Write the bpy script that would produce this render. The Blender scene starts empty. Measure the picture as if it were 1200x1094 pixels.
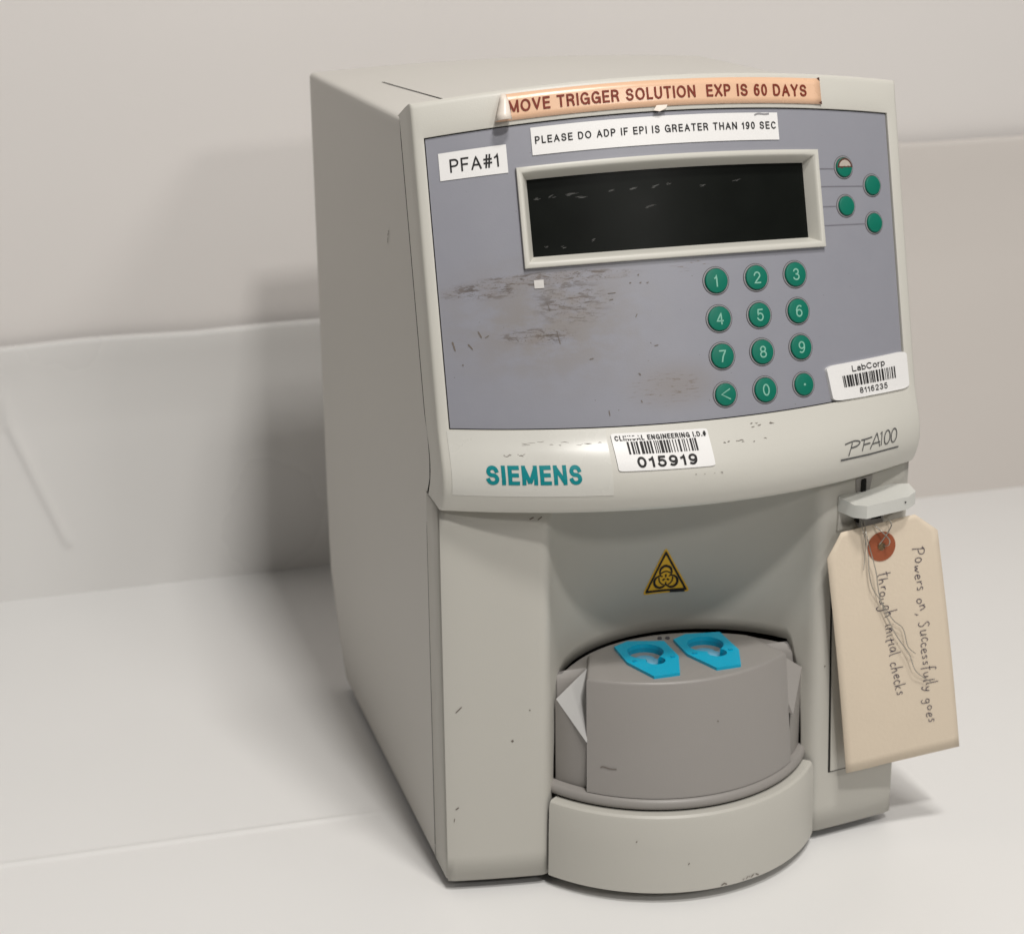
import bpy, bmesh, math, random
from math import sin, cos, tan, pi, radians, hypot, atan2
from mathutils import Vector, Matrix, noise
random.seed(7)
SC = bpy.context.scene
COL = SC.collection

# ------------------------------------------------------------------ camera
CAM = Vector((-0.330466, -0.841522, 0.514498))
YAW, PITCH, ROLL, FPX = -0.2803118, -0.3178646, 0.0118165, 2232.93
Rz = Matrix.Rotation(YAW, 3, 'Z'); Rx = Matrix.Rotation(PITCH, 3, 'X'); Ry = Matrix.Rotation(ROLL, 3, 'Y')
RR = Rz @ Rx @ Ry
cam_d = bpy.data.cameras.new('camera'); cam = bpy.data.objects.new('camera', cam_d); COL.objects.link(cam)
right, fwd, up_ = RR.col[0], RR.col[1], RR.col[2]
mw = Matrix.Identity(4)
for i in range(3):
    mw[i][0] = right[i]; mw[i][1] = up_[i]; mw[i][2] = -fwd[i]; mw[i][3] = CAM[i]
cam.matrix_world = mw
cam_d.sensor_fit = 'HORIZONTAL'; cam_d.sensor_width = 36.0; cam_d.lens = FPX / 1200 * 36.0
cam_d.clip_start = 0.02; cam_d.clip_end = 60
cam_d.dof.use_dof = True; cam_d.dof.focus_distance = 0.90; cam_d.dof.aperture_fstop = 13.0
SC.camera = cam
SC.render.resolution_x, SC.render.resolution_y = 1024, 933

# ------------------------------------------------------------------ light
W = bpy.data.worlds.new("World"); SC.world = W; W.use_nodes = True
bg = W.node_tree.nodes['Background']
bg.inputs[0].default_value = (1.0, 0.97, 0.93, 1); bg.inputs[1].default_value = 0.085

def area(name, loc, target, sx, sy, power, col):
    d = bpy.data.lights.new(name, 'AREA'); d.shape = 'RECTANGLE'; d.size = sx; d.size_y = sy
    d.energy = power; d.color = col
    o = bpy.data.objects.new(name, d); COL.objects.link(o); o.location = loc
    o.rotation_euler = (Vector(target) - Vector(loc)).to_track_quat('-Z', 'Y').to_euler()
    return o
area('overhead_lamp', (0.06, -0.66, 1.78), (0.0, 0.1, 0.15), 0.30, 0.14, 15.5, (1.0, 0.97, 0.93))
area('ceiling_lamp', (-0.02, -1.08, 1.60), (0.0, 0.1, 0.15), 0.14, 0.10, 12, (1.0, 0.97, 0.93))
area('room_lamp', (0.38, -1.55, 1.10), (0.0, 0.2, 0.2), 0.22, 0.12, 5.0, (1.0, 0.965, 0.92))
area('right_fill_light', (1.7, -1.1, 1.5), (0.0, 0.2, 0.15), 1.2, 0.9, 3, (1.0, 0.97, 0.93))  # added broad fill from the right, for soft shade on the left side

SC.view_settings.view_transform = 'Standard'; SC.view_settings.look = 'None'
SC.view_settings.exposure = -0.08; SC.view_settings.gamma = 1.0
SC.view_settings.use_curve_mapping = False
SC.cycles.use_denoising = True
SC.cycles.max_bounces = 8

# ------------------------------------------------------------------ materials
def nodes_of(m):
    m.use_nodes = True
    return m.node_tree, m.node_tree.nodes['Principled BSDF']

def mat(name, col, rough=0.5, spec=0.5, metal=0.0, bump=0.0, bscale=900, mottle=0.0, mscale=12, coat=0.0, alpha=1.0):
    """procedural plastic / paper: slight tonal mottling plus a fine moulded texture"""
    m = bpy.data.materials.new(name); t, b = nodes_of(m); N, L = t.nodes, t.links
    b.inputs['Base Color'].default_value = (*col, 1); b.inputs['Roughness'].default_value = rough
    b.inputs['Specular IOR Level'].default_value = spec; b.inputs['Metallic'].default_value = metal
    b.inputs['Coat Weight'].default_value = coat; b.inputs['Coat Roughness'].default_value = 0.15
    tc = N.new('ShaderNodeTexCoord')
    if mottle:
        n = N.new('ShaderNodeTexNoise'); n.inputs['Scale'].default_value = mscale; n.inputs['Detail'].default_value = 5
        L.new(tc.outputs['Object'], n.inputs['Vector'])
        mx = N.new('ShaderNodeMix'); mx.data_type = 'RGBA'
        mx.inputs[6].default_value = (*[c * (1 - mottle) for c in col], 1)
        mx.inputs[7].default_value = (*[min(1, c * (1 + mottle)) for c in col], 1)
        L.new(n.outputs['Fac'], mx.inputs[0]); L.new(mx.outputs[2], b.inputs['Base Color'])
        r = N.new('ShaderNodeMapRange'); r.inputs[3].default_value = rough - 0.06; r.inputs[4].default_value = rough + 0.06
        L.new(n.outputs['Fac'], r.inputs[0]); L.new(r.outputs[0], b.inputs['Roughness'])
    if bump:
        n2 = N.new('ShaderNodeTexNoise'); n2.inputs['Scale'].default_value = bscale; n2.inputs['Detail'].default_value = 2
        L.new(tc.outputs['Object'], n2.inputs['Vector'])
        bp = N.new('ShaderNodeBump'); bp.inputs['Strength'].default_value = bump; bp.inputs['Distance'].default_value = 0.0004
        L.new(n2.outputs['Fac'], bp.inputs['Height']); L.new(bp.outputs[0], b.inputs['Normal'])
    return m

M_body = mat('painted_steel', (0.56, 0.54, 0.50), 0.46, 0.4, bump=0.12, bscale=1500, mottle=0.04, mscale=7)
M_front = mat('front_plastic', (0.50, 0.485, 0.44), 0.45, 0.45, bump=0.12, bscale=1600, mottle=0.025, mscale=14)
M_bezel = mat('bezel_plastic', (0.57, 0.555, 0.505), 0.42, 0.45, bump=0.12, bscale=1600, mottle=0.03, mscale=14)
M_frame = mat('frame_plastic', (0.575, 0.562, 0.51), 0.42, 0.45, bump=0.08, bscale=1600, mottle=0.02, mscale=30)
M_turret = mat('grey_plastic', (0.285, 0.268, 0.252), 0.42, 0.45, bump=0.15, bscale=1500, mottle=0.03, mscale=25)
M_turretlt = mat('lit_grey_plastic', (0.40, 0.395, 0.385), 0.4, 0.5, bump=0.05, mottle=0.02, mscale=40)
M_dark = mat('dark_gap', (0.012, 0.011, 0.010), 0.8, 0.2)
M_screen = mat('display_glass', (0.006, 0.007, 0.006), 0.33, 0.06, mottle=0.3, mscale=60)
M_label = mat('label_paper', (0.80, 0.79, 0.78), 0.38, 0.45, mottle=0.02, mscale=60)
M_scrap = mat('torn_paper', (0.62, 0.60, 0.58), 0.7, 0.2, mottle=0.1, mscale=400)
M_clear = mat('clear_label_film', (0.61, 0.60, 0.555), 0.28, 0.5, mottle=0.02, mscale=40)
M_orange = mat('peach_label', (0.78, 0.50, 0.33), 0.28, 0.5, bump=0.15, bscale=120, mottle=0.04, mscale=30)
M_orangeback = mat('peach_label_back', (0.78, 0.70, 0.62), 0.35, 0.5)
M_black = mat('black_ink', (0.016, 0.015, 0.015), 0.6, 0.3)
M_brownink = mat('brown_ink', (0.19, 0.028, 0.012), 0.55, 0.3)
M_greyink = mat('grey_ink', (0.085, 0.085, 0.085), 0.55, 0.3)
M_lineink = mat('line_ink', (0.17, 0.165, 0.19), 0.55, 0.3)
M_teal = mat('teal_ink', (0.0, 0.215, 0.235), 0.45, 0.4)
M_green = mat('green_key', (0.0, 0.150, 0.098), 0.5, 0.3, mottle=0.06, mscale=200)
M_keyrim = mat('key_rim', (0.27, 0.265, 0.275), 0.4, 0.5)
M_keygap = mat('key_gap', (0.07, 0.065, 0.07), 0.6, 0.3)
M_digit = mat('pale_digit', (0.22, 0.47, 0.37), 0.5, 0.3)
M_worn = mat('worn_key', (0.44, 0.38, 0.33), 0.6, 0.3, mottle=0.1, mscale=600)
M_wornedge = mat('worn_key_edge', (0.09, 0.035, 0.025), 0.6, 0.3)
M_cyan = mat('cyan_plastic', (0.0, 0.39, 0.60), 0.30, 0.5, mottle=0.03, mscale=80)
M_cyandk = mat('cyan_plastic_shaded', (0.0, 0.29, 0.47), 0.30, 0.5)  # darker cyan copy: shade inside the cups put into colour, pegs too
M_cupfloor = mat('cup_membrane', (0.22, 0.52, 0.72), 0.14, 0.6)
M_yellow = mat('hazard_yellow', (0.82, 0.47, 0.02), 0.45, 0.4, mottle=0.05, mscale=90)
M_manila = mat('manila_card', (0.70, 0.60, 0.475), 0.7, 0.25, bump=0.3, bscale=500, mottle=0.025, mscale=50)
M_ring = mat('brown_reinforcement', (0.30, 0.085, 0.038), 0.65, 0.25, bump=0.3, bscale=600, mottle=0.06, mscale=200)
M_pen = mat('pen_ink', (0.055, 0.045, 0.075), 0.5, 0.35)
M_wire = mat('tag_wire', (0.42, 0.40, 0.36), 0.3, 0.5, metal=0.9)
M_grime = mat('grime', (0.17, 0.145, 0.125), 0.7, 0.2)
M_scratch = mat('glass_scratch', (0.11, 0.11, 0.105), 0.5, 0.3)
M_handle = mat('lever_plastic', (0.60, 0.60, 0.565), 0.40, 0.45, bump=0.15, bscale=1200, mottle=0.02, mscale=50)
M_foot = mat('rubber', (0.03, 0.03, 0.03), 0.8, 0.2)

def table_mat():
    m = mat('white_laminate', (0.79, 0.785, 0.775), 0.33, 0.5, bump=0.05, bscale=300, mottle=0.018, mscale=5)
    return m
M_table = table_mat()
M_wall = mat('painted_wall', (0.735, 0.705, 0.683), 0.55, 0.35, bump=0.10, bscale=250, mottle=0.015, mscale=3)
M_board = mat('glossy_board', (0.74, 0.73, 0.715), 0.28, 0.5, bump=0.03, bscale=60, mottle=0.02, mscale=4)
M_board2 = mat('darker_panel', (0.65, 0.61, 0.575), 0.5, 0.4, bump=0.03, bscale=60, mottle=0.02, mscale=4)

def membrane_mat():
    """blue-grey overlay with brown scuffing; the object's own UV carries x, t in units of 10 mm"""
    m = bpy.data.materials.new('grey_membrane'); t, b = nodes_of(m); N, L = t.nodes, t.links
    uv = N.new('ShaderNodeUVMap'); uv.uv_map = 'UVMap'
    b.inputs['Roughness'].default_value = 0.40; b.inputs['Specular IOR Level'].default_value = 0.45
    def noise_(scale, det, sx, sy, rough=0.6, dist=0.0):
        mp = N.new('ShaderNodeMapping'); mp.inputs['Scale'].default_value = (sx, sy, 1)
        L.new(uv.outputs[0], mp.inputs[0])
        n = N.new('ShaderNodeTexNoise'); n.inputs['Scale'].default_value = scale; n.inputs['Detail'].default_value = det
        n.inputs['Roughness'].default_value = rough; n.inputs['Distortion'].default_value = dist
        L.new(mp.outputs[0], n.inputs['Vector']); return n.outputs['Fac']
    def math_(op, a, bb=None, clamp=False):
        q = N.new('ShaderNodeMath'); q.operation = op; q.use_clamp = clamp
        for i, v in ((0, a), (1, bb)):
            if v is None: continue
            if hasattr(v, 'links'): L.new(v, q.inputs[i])
            else: q.inputs[i].default_value = v
        return q.outputs[0]
    def ramp(v, lo, hi):
        q = N.new('ShaderNodeMapRange'); q.inputs[1].default_value = lo; q.inputs[2].default_value = hi
        q.interpolation_type = 'SMOOTHSTEP'
        L.new(v, q.inputs[0]); return q.outputs[0]
    def blob(cx, cy, rx, ry, soft=0.6):
        mp = N.new('ShaderNodeMapping'); mp.inputs['Scale'].default_value = (1 / rx, 1 / ry, 1)
        mp.inputs['Location'].default_value = (-cx / rx, -cy / ry, 0)
        L.new(uv.outputs[0], mp.inputs[0])
        l = N.new('ShaderNodeVectorMath'); l.operation = 'LENGTH'; L.new(mp.outputs[0], l.inputs[0])
        return ramp(l.outputs['Value'], 1.0, 1.0 - soft)
    def mix(a, bcol, fac):
        q = N.new('ShaderNodeMix'); q.data_type = 'RGBA'
        L.new(fac, q.inputs[0])
        if isinstance(a, tuple): q.inputs[6].default_value = (*a, 1)
        else: L.new(a, q.inputs[6])
        q.inputs[7].default_value = (*bcol, 1)
        return q.outputs[2]
    base = mix((0.255, 0.258, 0.295), (0.278, 0.280, 0.315), noise_(0.8, 4, 1, 1))
    # broad brownish hand grime over the left / middle
    haze = math_('MULTIPLY', blob(-7.0, 29.6, 7.0, 4.2, 1.0), ramp(noise_(0.9, 5, 0.7, 1.3), 0.30, 0.62))
    c = mix(base, (0.235, 0.213, 0.195), math_('MULTIPLY', haze, 0.75))
    hz2 = blob(-1.2, 26.6, 3.4, 1.5, 1.0)
    c = mix(c, (0.225, 0.195, 0.172), math_('MULTIPLY', hz2, 0.55))
    # streaky scuffs just below the display
    st = ramp(noise_(1.9, 10, 0.62, 2.8, 0.72, 0.6), 0.49, 0.60)
    m1 = math_('MULTIPLY', blob(-5.9, 30.4, 2.3, 1.3, 0.7), 0.85); m2 = math_('MULTIPLY', blob(-9.9, 31.1, 2.6, 0.50, 0.6), 0.9); m3 = blob(-6.6, 31.45, 4.8, 0.36, 0.5)
    m4 = blob(-7.6, 29.0, 2.2, 0.45, 0.6)
    mk = math_('MAXIMUM', math_('MAXIMUM', m1, m2), math_('MAXIMUM', m3, m4))
    c = mix(c, (0.085, 0.068, 0.057), math_('MULTIPLY', math_('MULTIPLY', st, mk), 0.9))
    sp = ramp(noise_(9.0, 6, 0.9, 1.4, 0.7, 0.5), 0.55, 0.64)
    c = mix(c, (0.10, 0.08, 0.07), math_('MULTIPLY', math_('MULTIPLY', sp, mk), 0.8))
    soft = math_('MULTIPLY', mk, 0.35)
    c = mix(c, (0.215, 0.18, 0.155), math_('MULTIPLY', soft, ramp(noise_(1.3, 4, 0.7, 1.8), 0.35, 0.65)))
    # streaks low in the middle and by the keys
    st2 = ramp(noise_(2.6, 8, 0.5, 3.6, 0.7), 0.55, 0.63)
    mk2 = math_('MAXIMUM', blob(-1.7, 26.5, 2.6, 0.9, 0.6), blob(0.2, 31.6, 1.4, 0.4, 0.6))
    c = mix(c, (0.15, 0.115, 0.09), math_('MULTIPLY', math_('MULTIPLY', st2, mk2), 0.8))
    # scattered specks
    spk = ramp(noise_(5.5, 3, 1, 1.2, 0.5), 0.735, 0.765)
    c = mix(c, (0.11, 0.09, 0.08), math_('MULTIPLY', spk, 0.9))
    L.new(c, b.inputs['Base Color'])
    L.new(ramp(mk, 0, 2.2), b.inputs['Coat Roughness'])
    tc = N.new('ShaderNodeTexCoord')
    n2 = N.new('ShaderNodeTexNoise'); n2.inputs['Scale'].default_value = 1400
    L.new(tc.outputs['Object'], n2.inputs['Vector'])
    bp = N.new('ShaderNodeBump'); bp.inputs['Strength'].default_value = 0.12; bp.inputs['Distance'].default_value = 0.0003
    L.new(n2.outputs['Fac'], bp.inputs['Height']); L.new(bp.outputs[0], b.inputs['Normal'])
    return m
M_memb = membrane_mat()

# ------------------------------------------------------------------ helpers
def link(name, bm, material, parent=None, smooth=False, angle=None, label=None):
    me = bpy.data.meshes.new(name); bmesh.ops.recalc_face_normals(bm, faces=bm.faces) if len(bm.faces) else None
    bm.to_mesh(me); bm.free()
    mats = material if isinstance(material, (list, tuple)) else [material]
    for q in mats: me.materials.append(q)
    if smooth:
        for p in me.polygons: p.use_smooth = True
        if angle:
            try: me.set_sharp_from_angle(angle=radians(angle))
            except Exception: pass
    o = bpy.data.objects.new(name, me); COL.objects.link(o)
    if parent: o.parent = parent
    if label: o['label'] = label
    return o

def thing(name, label, cat, loc=(0, 0, 0), group=None):
    o = bpy.data.objects.new(name, None); COL.objects.link(o); o.location = loc
    o.empty_display_size = 0.02
    o['label'] = label; o['category'] = cat
    if group: o['group'] = group
    return o

def grid(bm, pts, mi=0):
    """pts[j][i] 3D points -> quads"""
    vs = [[bm.verts.new(p) for p in row] for row in pts]
    fs = []
    for j in range(len(vs) - 1):
        for i in range(len(vs[0]) - 1):
            f = bm.faces.new((vs[j][i], vs[j][i + 1], vs[j + 1][i + 1], vs[j + 1][i])); f.material_index = mi
            fs.append(f)
    return vs

def box(bm, x0, x1, y0, y1, z0, z1):
    r = bmesh.ops.create_cube(bm, size=1)
    for v in r['verts']:
        v.co = Vector((x0 + (v.co.x + .5) * (x1 - x0), y0 + (v.co.y + .5) * (y1 - y0), z0 + (v.co.z + .5) * (z1 - z0)))
    return r['verts']

def prism(bm, poly, f):
    """closed prism; poly list of 2D, f(p2, 0|1) -> 3D"""
    a = [bm.verts.new(f(p, 0)) for p in poly]; b = [bm.verts.new(f(p, 1)) for p in poly]
    bm.faces.new(a); bm.faces.new(list(reversed(b)))
    n = len(poly)
    for i in range(n):
        bm.faces.new((a[i], b[i], b[(i + 1) % n], a[(i + 1) % n]))

def bevel(bm, w, seg=2, ang=30):
    es = [e for e in bm.edges if len(e.link_faces) == 2 and e.calc_face_angle(0) > radians(ang)]
    bmesh.ops.bevel(bm, geom=es, offset=w, segments=seg, affect='EDGES', profile=0.6)

def ribbon(bm, pts, width, F, off=0.0):
    """flat pen stroke along 2D pts, mapped through F(a, b, off)"""
    n = len(pts); L_, R_ = [], []
    for i, p in enumerate(pts):
        a = pts[max(0, i - 1)]; b = pts[min(n - 1, i + 1)]
        dx, dy = b[0] - a[0], b[1] - a[1]; l = hypot(dx, dy) or 1
        wd = width[i] if isinstance(width, list) else width
        nx, ny = -dy / l * wd / 2, dx / l * wd / 2
        L_.append(bm.verts.new(F(p[0] + nx, p[1] + ny, off))); R_.append(bm.verts.new(F(p[0] - nx, p[1] - ny, off)))
    for i in range(n - 1):
        bm.faces.new((L_[i], L_[i + 1], R_[i + 1], R_[i]))

def smooth_pts(pts, k=5):
    """Catmull-Rom through 2D / 3D points"""
    out = []
    n = len(pts)
    for i in range(n - 1):
        p0, p1, p2, p3 = pts[max(0, i - 1)], pts[i], pts[i + 1], pts[min(n - 1, i + 2)]
        for s in range(k):
            t = s / k
            out.append(tuple(0.5 * (2 * b + (c - a) * t + (2 * a - 5 * b + 4 * c - d) * t * t + (-a + 3 * b - 3 * c + d) * t ** 3)
                             for a, b, c, d in zip(p0, p1, p2, p3)))
    out.append(tuple(pts[-1]))
    return out

def A_(cx, cy, rx, ry, a0, a1):
    n = max(6, int(abs(a1 - a0) / 14))
    return [(cx + rx * cos(radians(a0 + (a1 - a0) * k / n)), cy + ry * sin(radians(a0 + (a1 - a0) * k / n))) for k in range(n + 1)]
# plain sans lettering: width, strokes in a unit box (cap height 1)
GLY = {
 'A': (.72, [[(0, 0), (.5, 1), (1, 0)], [(.2, .32), (.8, .32)]]),
 'B': (.62, [[(0, 0), (0, 1), (.55, 1)] + A_(.55, .76, .38, .24, 90, -90) + [(0, .52)], [(.5, .52)] + A_(.58, .26, .42, .26, 90, -90) + [(0, 0)]]),
 'C': (.72, [A_(.52, .5, .52, .5, 42, 318)]),
 'D': (.68, [[(0, 0), (0, 1), (.42, 1)] + A_(.42, .5, .58, .5, 90, -90) + [(0, 0)]]),
 'E': (.58, [[(1, 1), (0, 1), (0, 0), (1, 0)], [(0, .52), (.92, .52)]]),
 'F': (.55, [[(1, 1), (0, 1), (0, 0)], [(0, .5), (.86, .5)]]),
 'G': (.76, [A_(.5, .5, .5, .5, 45, 330), [(1, 0), (1, .46), (.56, .46)]]),
 'H': (.66, [[(0, 0), (0, 1)], [(1, 0), (1, 1)], [(0, .52), (1, .52)]]),
 'I': (.10, [[(.5, 0), (.5, 1)]]),
 'L': (.52, [[(0, 1), (0, 0), (1, 0)]]),
 'M': (.80, [[(0, 0), (0, 1)], [(1, 0), (1, 1)], ['b', (0, 1), (.5, 0)], ['b', (.5, 0), (1, 1)]]),
 'N': (.68, [[(0, 0), (0, 1)], [(1, 0), (1, 1)], ['b', (0, 1), (1, 0)]]),
 'O': (.80, [A_(.5, .5, .5, .5, 90, 452)]),
 'P': (.62, [[(0, 0), (0, 1), (.52, 1)] + A_(.52, .73, .46, .27, 90, -90) + [(0, .46)]]),
 'R': (.66, [[(0, 0), (0, 1), (.5, 1)] + A_(.5, .75, .44, .25, 90, -90) + [(0, .5)], [(.5, .5), (.84, .34), (.95, 0)]]),
 'S': (.66, [A_(.5, .755, .44, .245, 12, 250) + A_(.5, .26, .48, .26, 70, -165)]),
 'T': (.64, [[(0, 1), (1, 1)], [(.5, 0), (.5, 1)]]),
 'U': (.66, [[(0, 1), (0, .34)] + A_(.5, .34, .5, .34, 180, 360) + [(1, 1)]]),
 'V': (.70, [[(0, 1), (.5, 0), (1, 1)]]),
 'X': (.68, [[(0, 0), (1, 1)], [(0, 1), (1, 0)]]),
 'Y': (.68, [[(0, 1), (.5, .45), (1, 1)], [(.5, .45), (.5, 0)]]),
 '0': (.54, [A_(.5, .5, .5, .5, 90, 452)]),
 '1': (.34, [[(.0, .74), (.45, .80), (.85, 1), (.85, 0)]]),
 '2': (.54, [A_(.5, .70, .48, .30, 172, -22) + [(.02, 0), (1, 0)]]),
 '3': (.54, [A_(.48, .76, .42, .24, 160, -90), A_(.48, .26, .5, .26, 90, -162)]),
 '4': (.58, [[(.75, 0), (.75, 1), (0, .28), (1, .28)]]),
 '5': (.54, [[(.92, 1), (.2, 1), (.08, .48)] + A_(.48, .32, .5, .33, 138, -160)]),
 '6': (.54, [A_(.5, .31, .48, .31, 90, 452), A_(.62, .46, .60, .54, 62, 195)]),
 '7': (.54, [[(0, 1), (1, 1), (.5, .45), (.32, 0)]]),
 '8': (.54, [A_(.5, .76, .42, .24, 90, 452), A_(.5, .26, .5, .26, 90, 452)]),
 '9': (.54, [A_(.5, .69, .48, .31, 90, 452), A_(.38, .54, .60, .54, 242, 375)]),
 '#': (.60, [[(.2, 0), (.4, 1)], [(.62, 0), (.82, 1)], [(0, .66), (1, .66)], [(0, .34), (1, .34)]]),
 '.': (.06, [[(.5, -.0), (.5, .03)]]),
 'a': (.50, [A_(.5, .53, .42, .17, 150, 0)[:] + [(.92, .0)], A_(.46, .20, .46, .20, 60, 340)]),
 'b': (.52, [[(0, 1), (0, 0)], A_(.5, .35, .5, .35, 90, 452)]),
 'o': (.54, [A_(.5, .35, .5, .35, 90, 452)]),
 'r': (.32, [[(0, 0), (0, .70)], A_(.9, .25, .9, .45, 180, 95)]),
 'p': (.52, [[(0, .7), (0, -.28)], A_(.5, .35, .5, .35, 90, 452)]),
 ' ': (.26, []),
}
def stroke_strip(bm, P, w, F, butt=False):
    """constant-width stroke with mitred joints and square ends; F maps 2D to 3D"""
    P = [Vector(p) for p in P]
    Q = [P[0]]
    for p in P[1:]:
        if (p - Q[-1]).length > 1e-5: Q.append(p)
    P = Q
    D_ = [P[0]]
    for p in P[1:]:
        l = (p - D_[-1]).length; a0 = D_[-1]; m_ = int(l / .22) + 1
        for q in range(1, m_ + 1): D_.append(a0 + (p - a0) * (q / m_))
    P = D_
    closed = (P[0] - P[-1]).length < 1e-3 or len(P) > 20 and (P[0] - P[-1]).length < w
    if not closed and not butt:
        P[0] = P[0] + (P[0] - P[1]).normalized() * w * .5; P[-1] = P[-1] + (P[-1] - P[-2]).normalized() * w * .5
    n = len(P); L_, R_ = [], []
    for i, p in enumerate(P):
        d0 = (P[i] - P[i - 1]).normalized() if i else (P[1] - P[0]).normalized()
        d1 = (P[i + 1] - P[i]).normalized() if i < n - 1 else d0
        t = (d0 + d1); t = t.normalized() if t.length > 1e-4 else d0
        nrm = Vector((-t.y, t.x)); c = max(.72, nrm.dot(Vector((-d0.y, d0.x))))
        L_.append(p + nrm * (w / 2 / c)); R_.append(p - nrm * (w / 2 / c))
    a = [bm.verts.new(F(*p)) for p in L_]; b = [bm.verts.new(F(*p)) for p in R_]
    for i in range(n - 1): bm.faces.new((a[i], a[i + 1], b[i + 1], b[i]))

def put_text(name, body, F, box4, material, parent, w=.13, off=0.0002, gap=.15, slant=0.0):
    """box4 = x0, x1, y0, y1 in F's 2D space, y0..y1 is baseline to cap height"""
    x0, x1, y0, y1 = box4
    asp = (F((x0 + x1) / 2 + (x1 - x0) * .05, (y0 + y1) / 2, 0) - F((x0 + x1) / 2 - (x1 - x0) * .05, (y0 + y1) / 2, 0)).length * 10 / (F((x0 + x1) / 2, y1, 0) - F((x0 + x1) / 2, y0, 0)).length
    tot = sum(max(GLY[c][0], w) for c in body) + gap * (len(body) - 1)
    k = asp / tot                     # horizontal squeeze, strokes keep their width
    bm = bmesh.new(); X = 0; idx = 0
    for c in body:
        W_, st = GLY[c]; W_ = max(W_, w) * k
        for P in st:
            butt = P[0] == 'b'; P = P[1:] if butt else P
            pts = [(X + (w / 2 + u * (W_ - w) if W_ > w else W_ / 2), w / 2 + v * (1 - w)) for u, v in P]
            o_ = off + .000006 * (idx % 4); idx += 1
            stroke_strip(bm, pts, w, lambda a, b: F(x0 + (a + slant * b) / asp * (x1 - x0), y0 + b * (y1 - y0), o_), butt)
        X += W_ + gap * k
    return link(name, bm, material, parent)

def add_marks(obj, bm, material):
    """surface marks become faces of the part they are on"""
    me = obj.data
    if obj.modifiers:
        bpy.context.view_layer.update()
        new = bpy.data.meshes.new_from_object(obj.evaluated_get(bpy.context.evaluated_depsgraph_get()))
        obj.modifiers.clear(); obj.data = new; me = new
    me.materials.append(material); idx = len(me.materials) - 1
    b2 = bmesh.new(); b2.from_mesh(me)
    uvl = b2.loops.layers.uv.active
    mp = {v: b2.verts.new(v.co) for v in bm.verts}
    for f in bm.faces:
        g = b2.faces.new([mp[v] for v in f.verts]); g.material_index = idx
    bm.free(); b2.to_mesh(me); b2.free()

def sheet(name, F, x0, x1, y0, y1, material, parent, off=0.0002, nx=16, ny=4, r=0.0, label=None, th=0.00015):
    """thin label laid on a surface F(a,b,off); corners rounded by r (2D units)"""
    poly = []
    if r > 0:
        for cx, cy, a0 in ((x1 - r, y0 + r, -90), (x1 - r, y1 - r, 0), (x0 + r, y1 - r, 90), (x0 + r, y0 + r, 180)):
            for k in range(5):
                a = radians(a0 + 90 * k / 4); poly.append((cx + r * cos(a), cy + r * sin(a)))
    bm = bmesh.new()
    def rowx(y):
        if r <= 0: return x0, x1
        d = max(0, y0 + r - y, y - (y1 - r)); ins = r - math.sqrt(max(0, r * r - d * d))
        return x0 + ins, x1 - ins
    if r > 0:
        ys = sorted(set([y0 + r * (1 - cos(pi / 2 * k / 4)) for k in range(5)] + [y1 - r * (1 - cos(pi / 2 * k / 4)) for k in range(5)]))
    else:
        ys = [y0 + (y1 - y0) * j / ny for j in range(ny + 1)]
    if r > 0:
        ys = sorted(ys + [y0 + r + (y1 - y0 - 2 * r) * k / 8 for k in range(1, 8)])
    rows = []
    for y in ys:
        a, b = rowx(y); rows.append([(a + (b - a) * i / nx, y) for i in range(nx + 1)])
    top = grid(bm, [[F(p[0], p[1], off) for p in row] for row in rows])
    # a skirt down to the surface so the sheet has an edge
    bot = [[F(p[0], p[1], off - th) for p in row] for row in rows]
    ring = [(0, i) for i in range(nx + 1)] + [(j, nx) for j in range(1, len(ys))] + [(len(ys) - 1, i) for i in range(nx - 1, -1, -1)] + [(j, 0) for j in range(len(ys) - 2, 0, -1)]
    lo = [bm.verts.new(bot[j][i]) for j, i in ring]
    for k in range(len(ring)):
        j, i = ring[k]; j2, i2 = ring[(k + 1) % len(ring)]
        bm.faces.new((top[j][i], top[j2][i2], lo[(k + 1) % len(ring)], lo[k]))
    return link(name, bm, material, parent, smooth=True, angle=40, label=label)

def quadmap(F, q, keep=True):
    """bilinear map from the unit square to quad q (bl, br, tr, tl) on F"""
    def G(a, b, off=0.0):
        x = (1 - b) * ((1 - a) * q[0][0] + a * q[1][0]) + b * ((1 - a) * q[3][0] + a * q[2][0])
        y = (1 - b) * ((1 - a) * q[0][1] + a * q[1][1]) + b * ((1 - a) * q[3][1] + a * q[2][1])
        return F(x, y, off)
    return G

def bars(bm, F, x0, x1, y0, y1, off, seed, n=46):
    rnd = random.Random(seed); x = x0; unit = (x1 - x0) / (n * 2.1)
    while x < x1 - unit * 2:
        w = unit * rnd.choice((1, 1, 2, 2, 3)); g = unit * rnd.choice((1, 1, 2, 2))
        vs = [bm.verts.new(F(a, b, off)) for a, b in ((x, y0), (x + w, y0), (x + w, y1), (x, y1))]
        bm.faces.new(vs); x += w + g

def tube(bm, pts, r, seg=8):
    P = [Vector(p) for p in pts]; rings = []
    ref = Vector((0.3, 0.9, 0.2))
    for i, p in enumerate(P):
        t = (P[min(i + 1, len(P) - 1)] - P[max(i - 1, 0)]).normalized()
        u = t.cross(ref).normalized(); v = t.cross(u)
        rings.append([bm.verts.new(p + (u * cos(2 * pi * k / seg) + v * sin(2 * pi * k / seg)) * r) for k in range(seg)])
    for a, b in zip(rings, rings[1:]):
        for k in range(seg):
            bm.faces.new((a[k], a[(k + 1) % seg], b[(k + 1) % seg], b[k]))
    bm.faces.new(rings[0]); bm.faces.new(list(reversed(rings[-1])))

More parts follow.
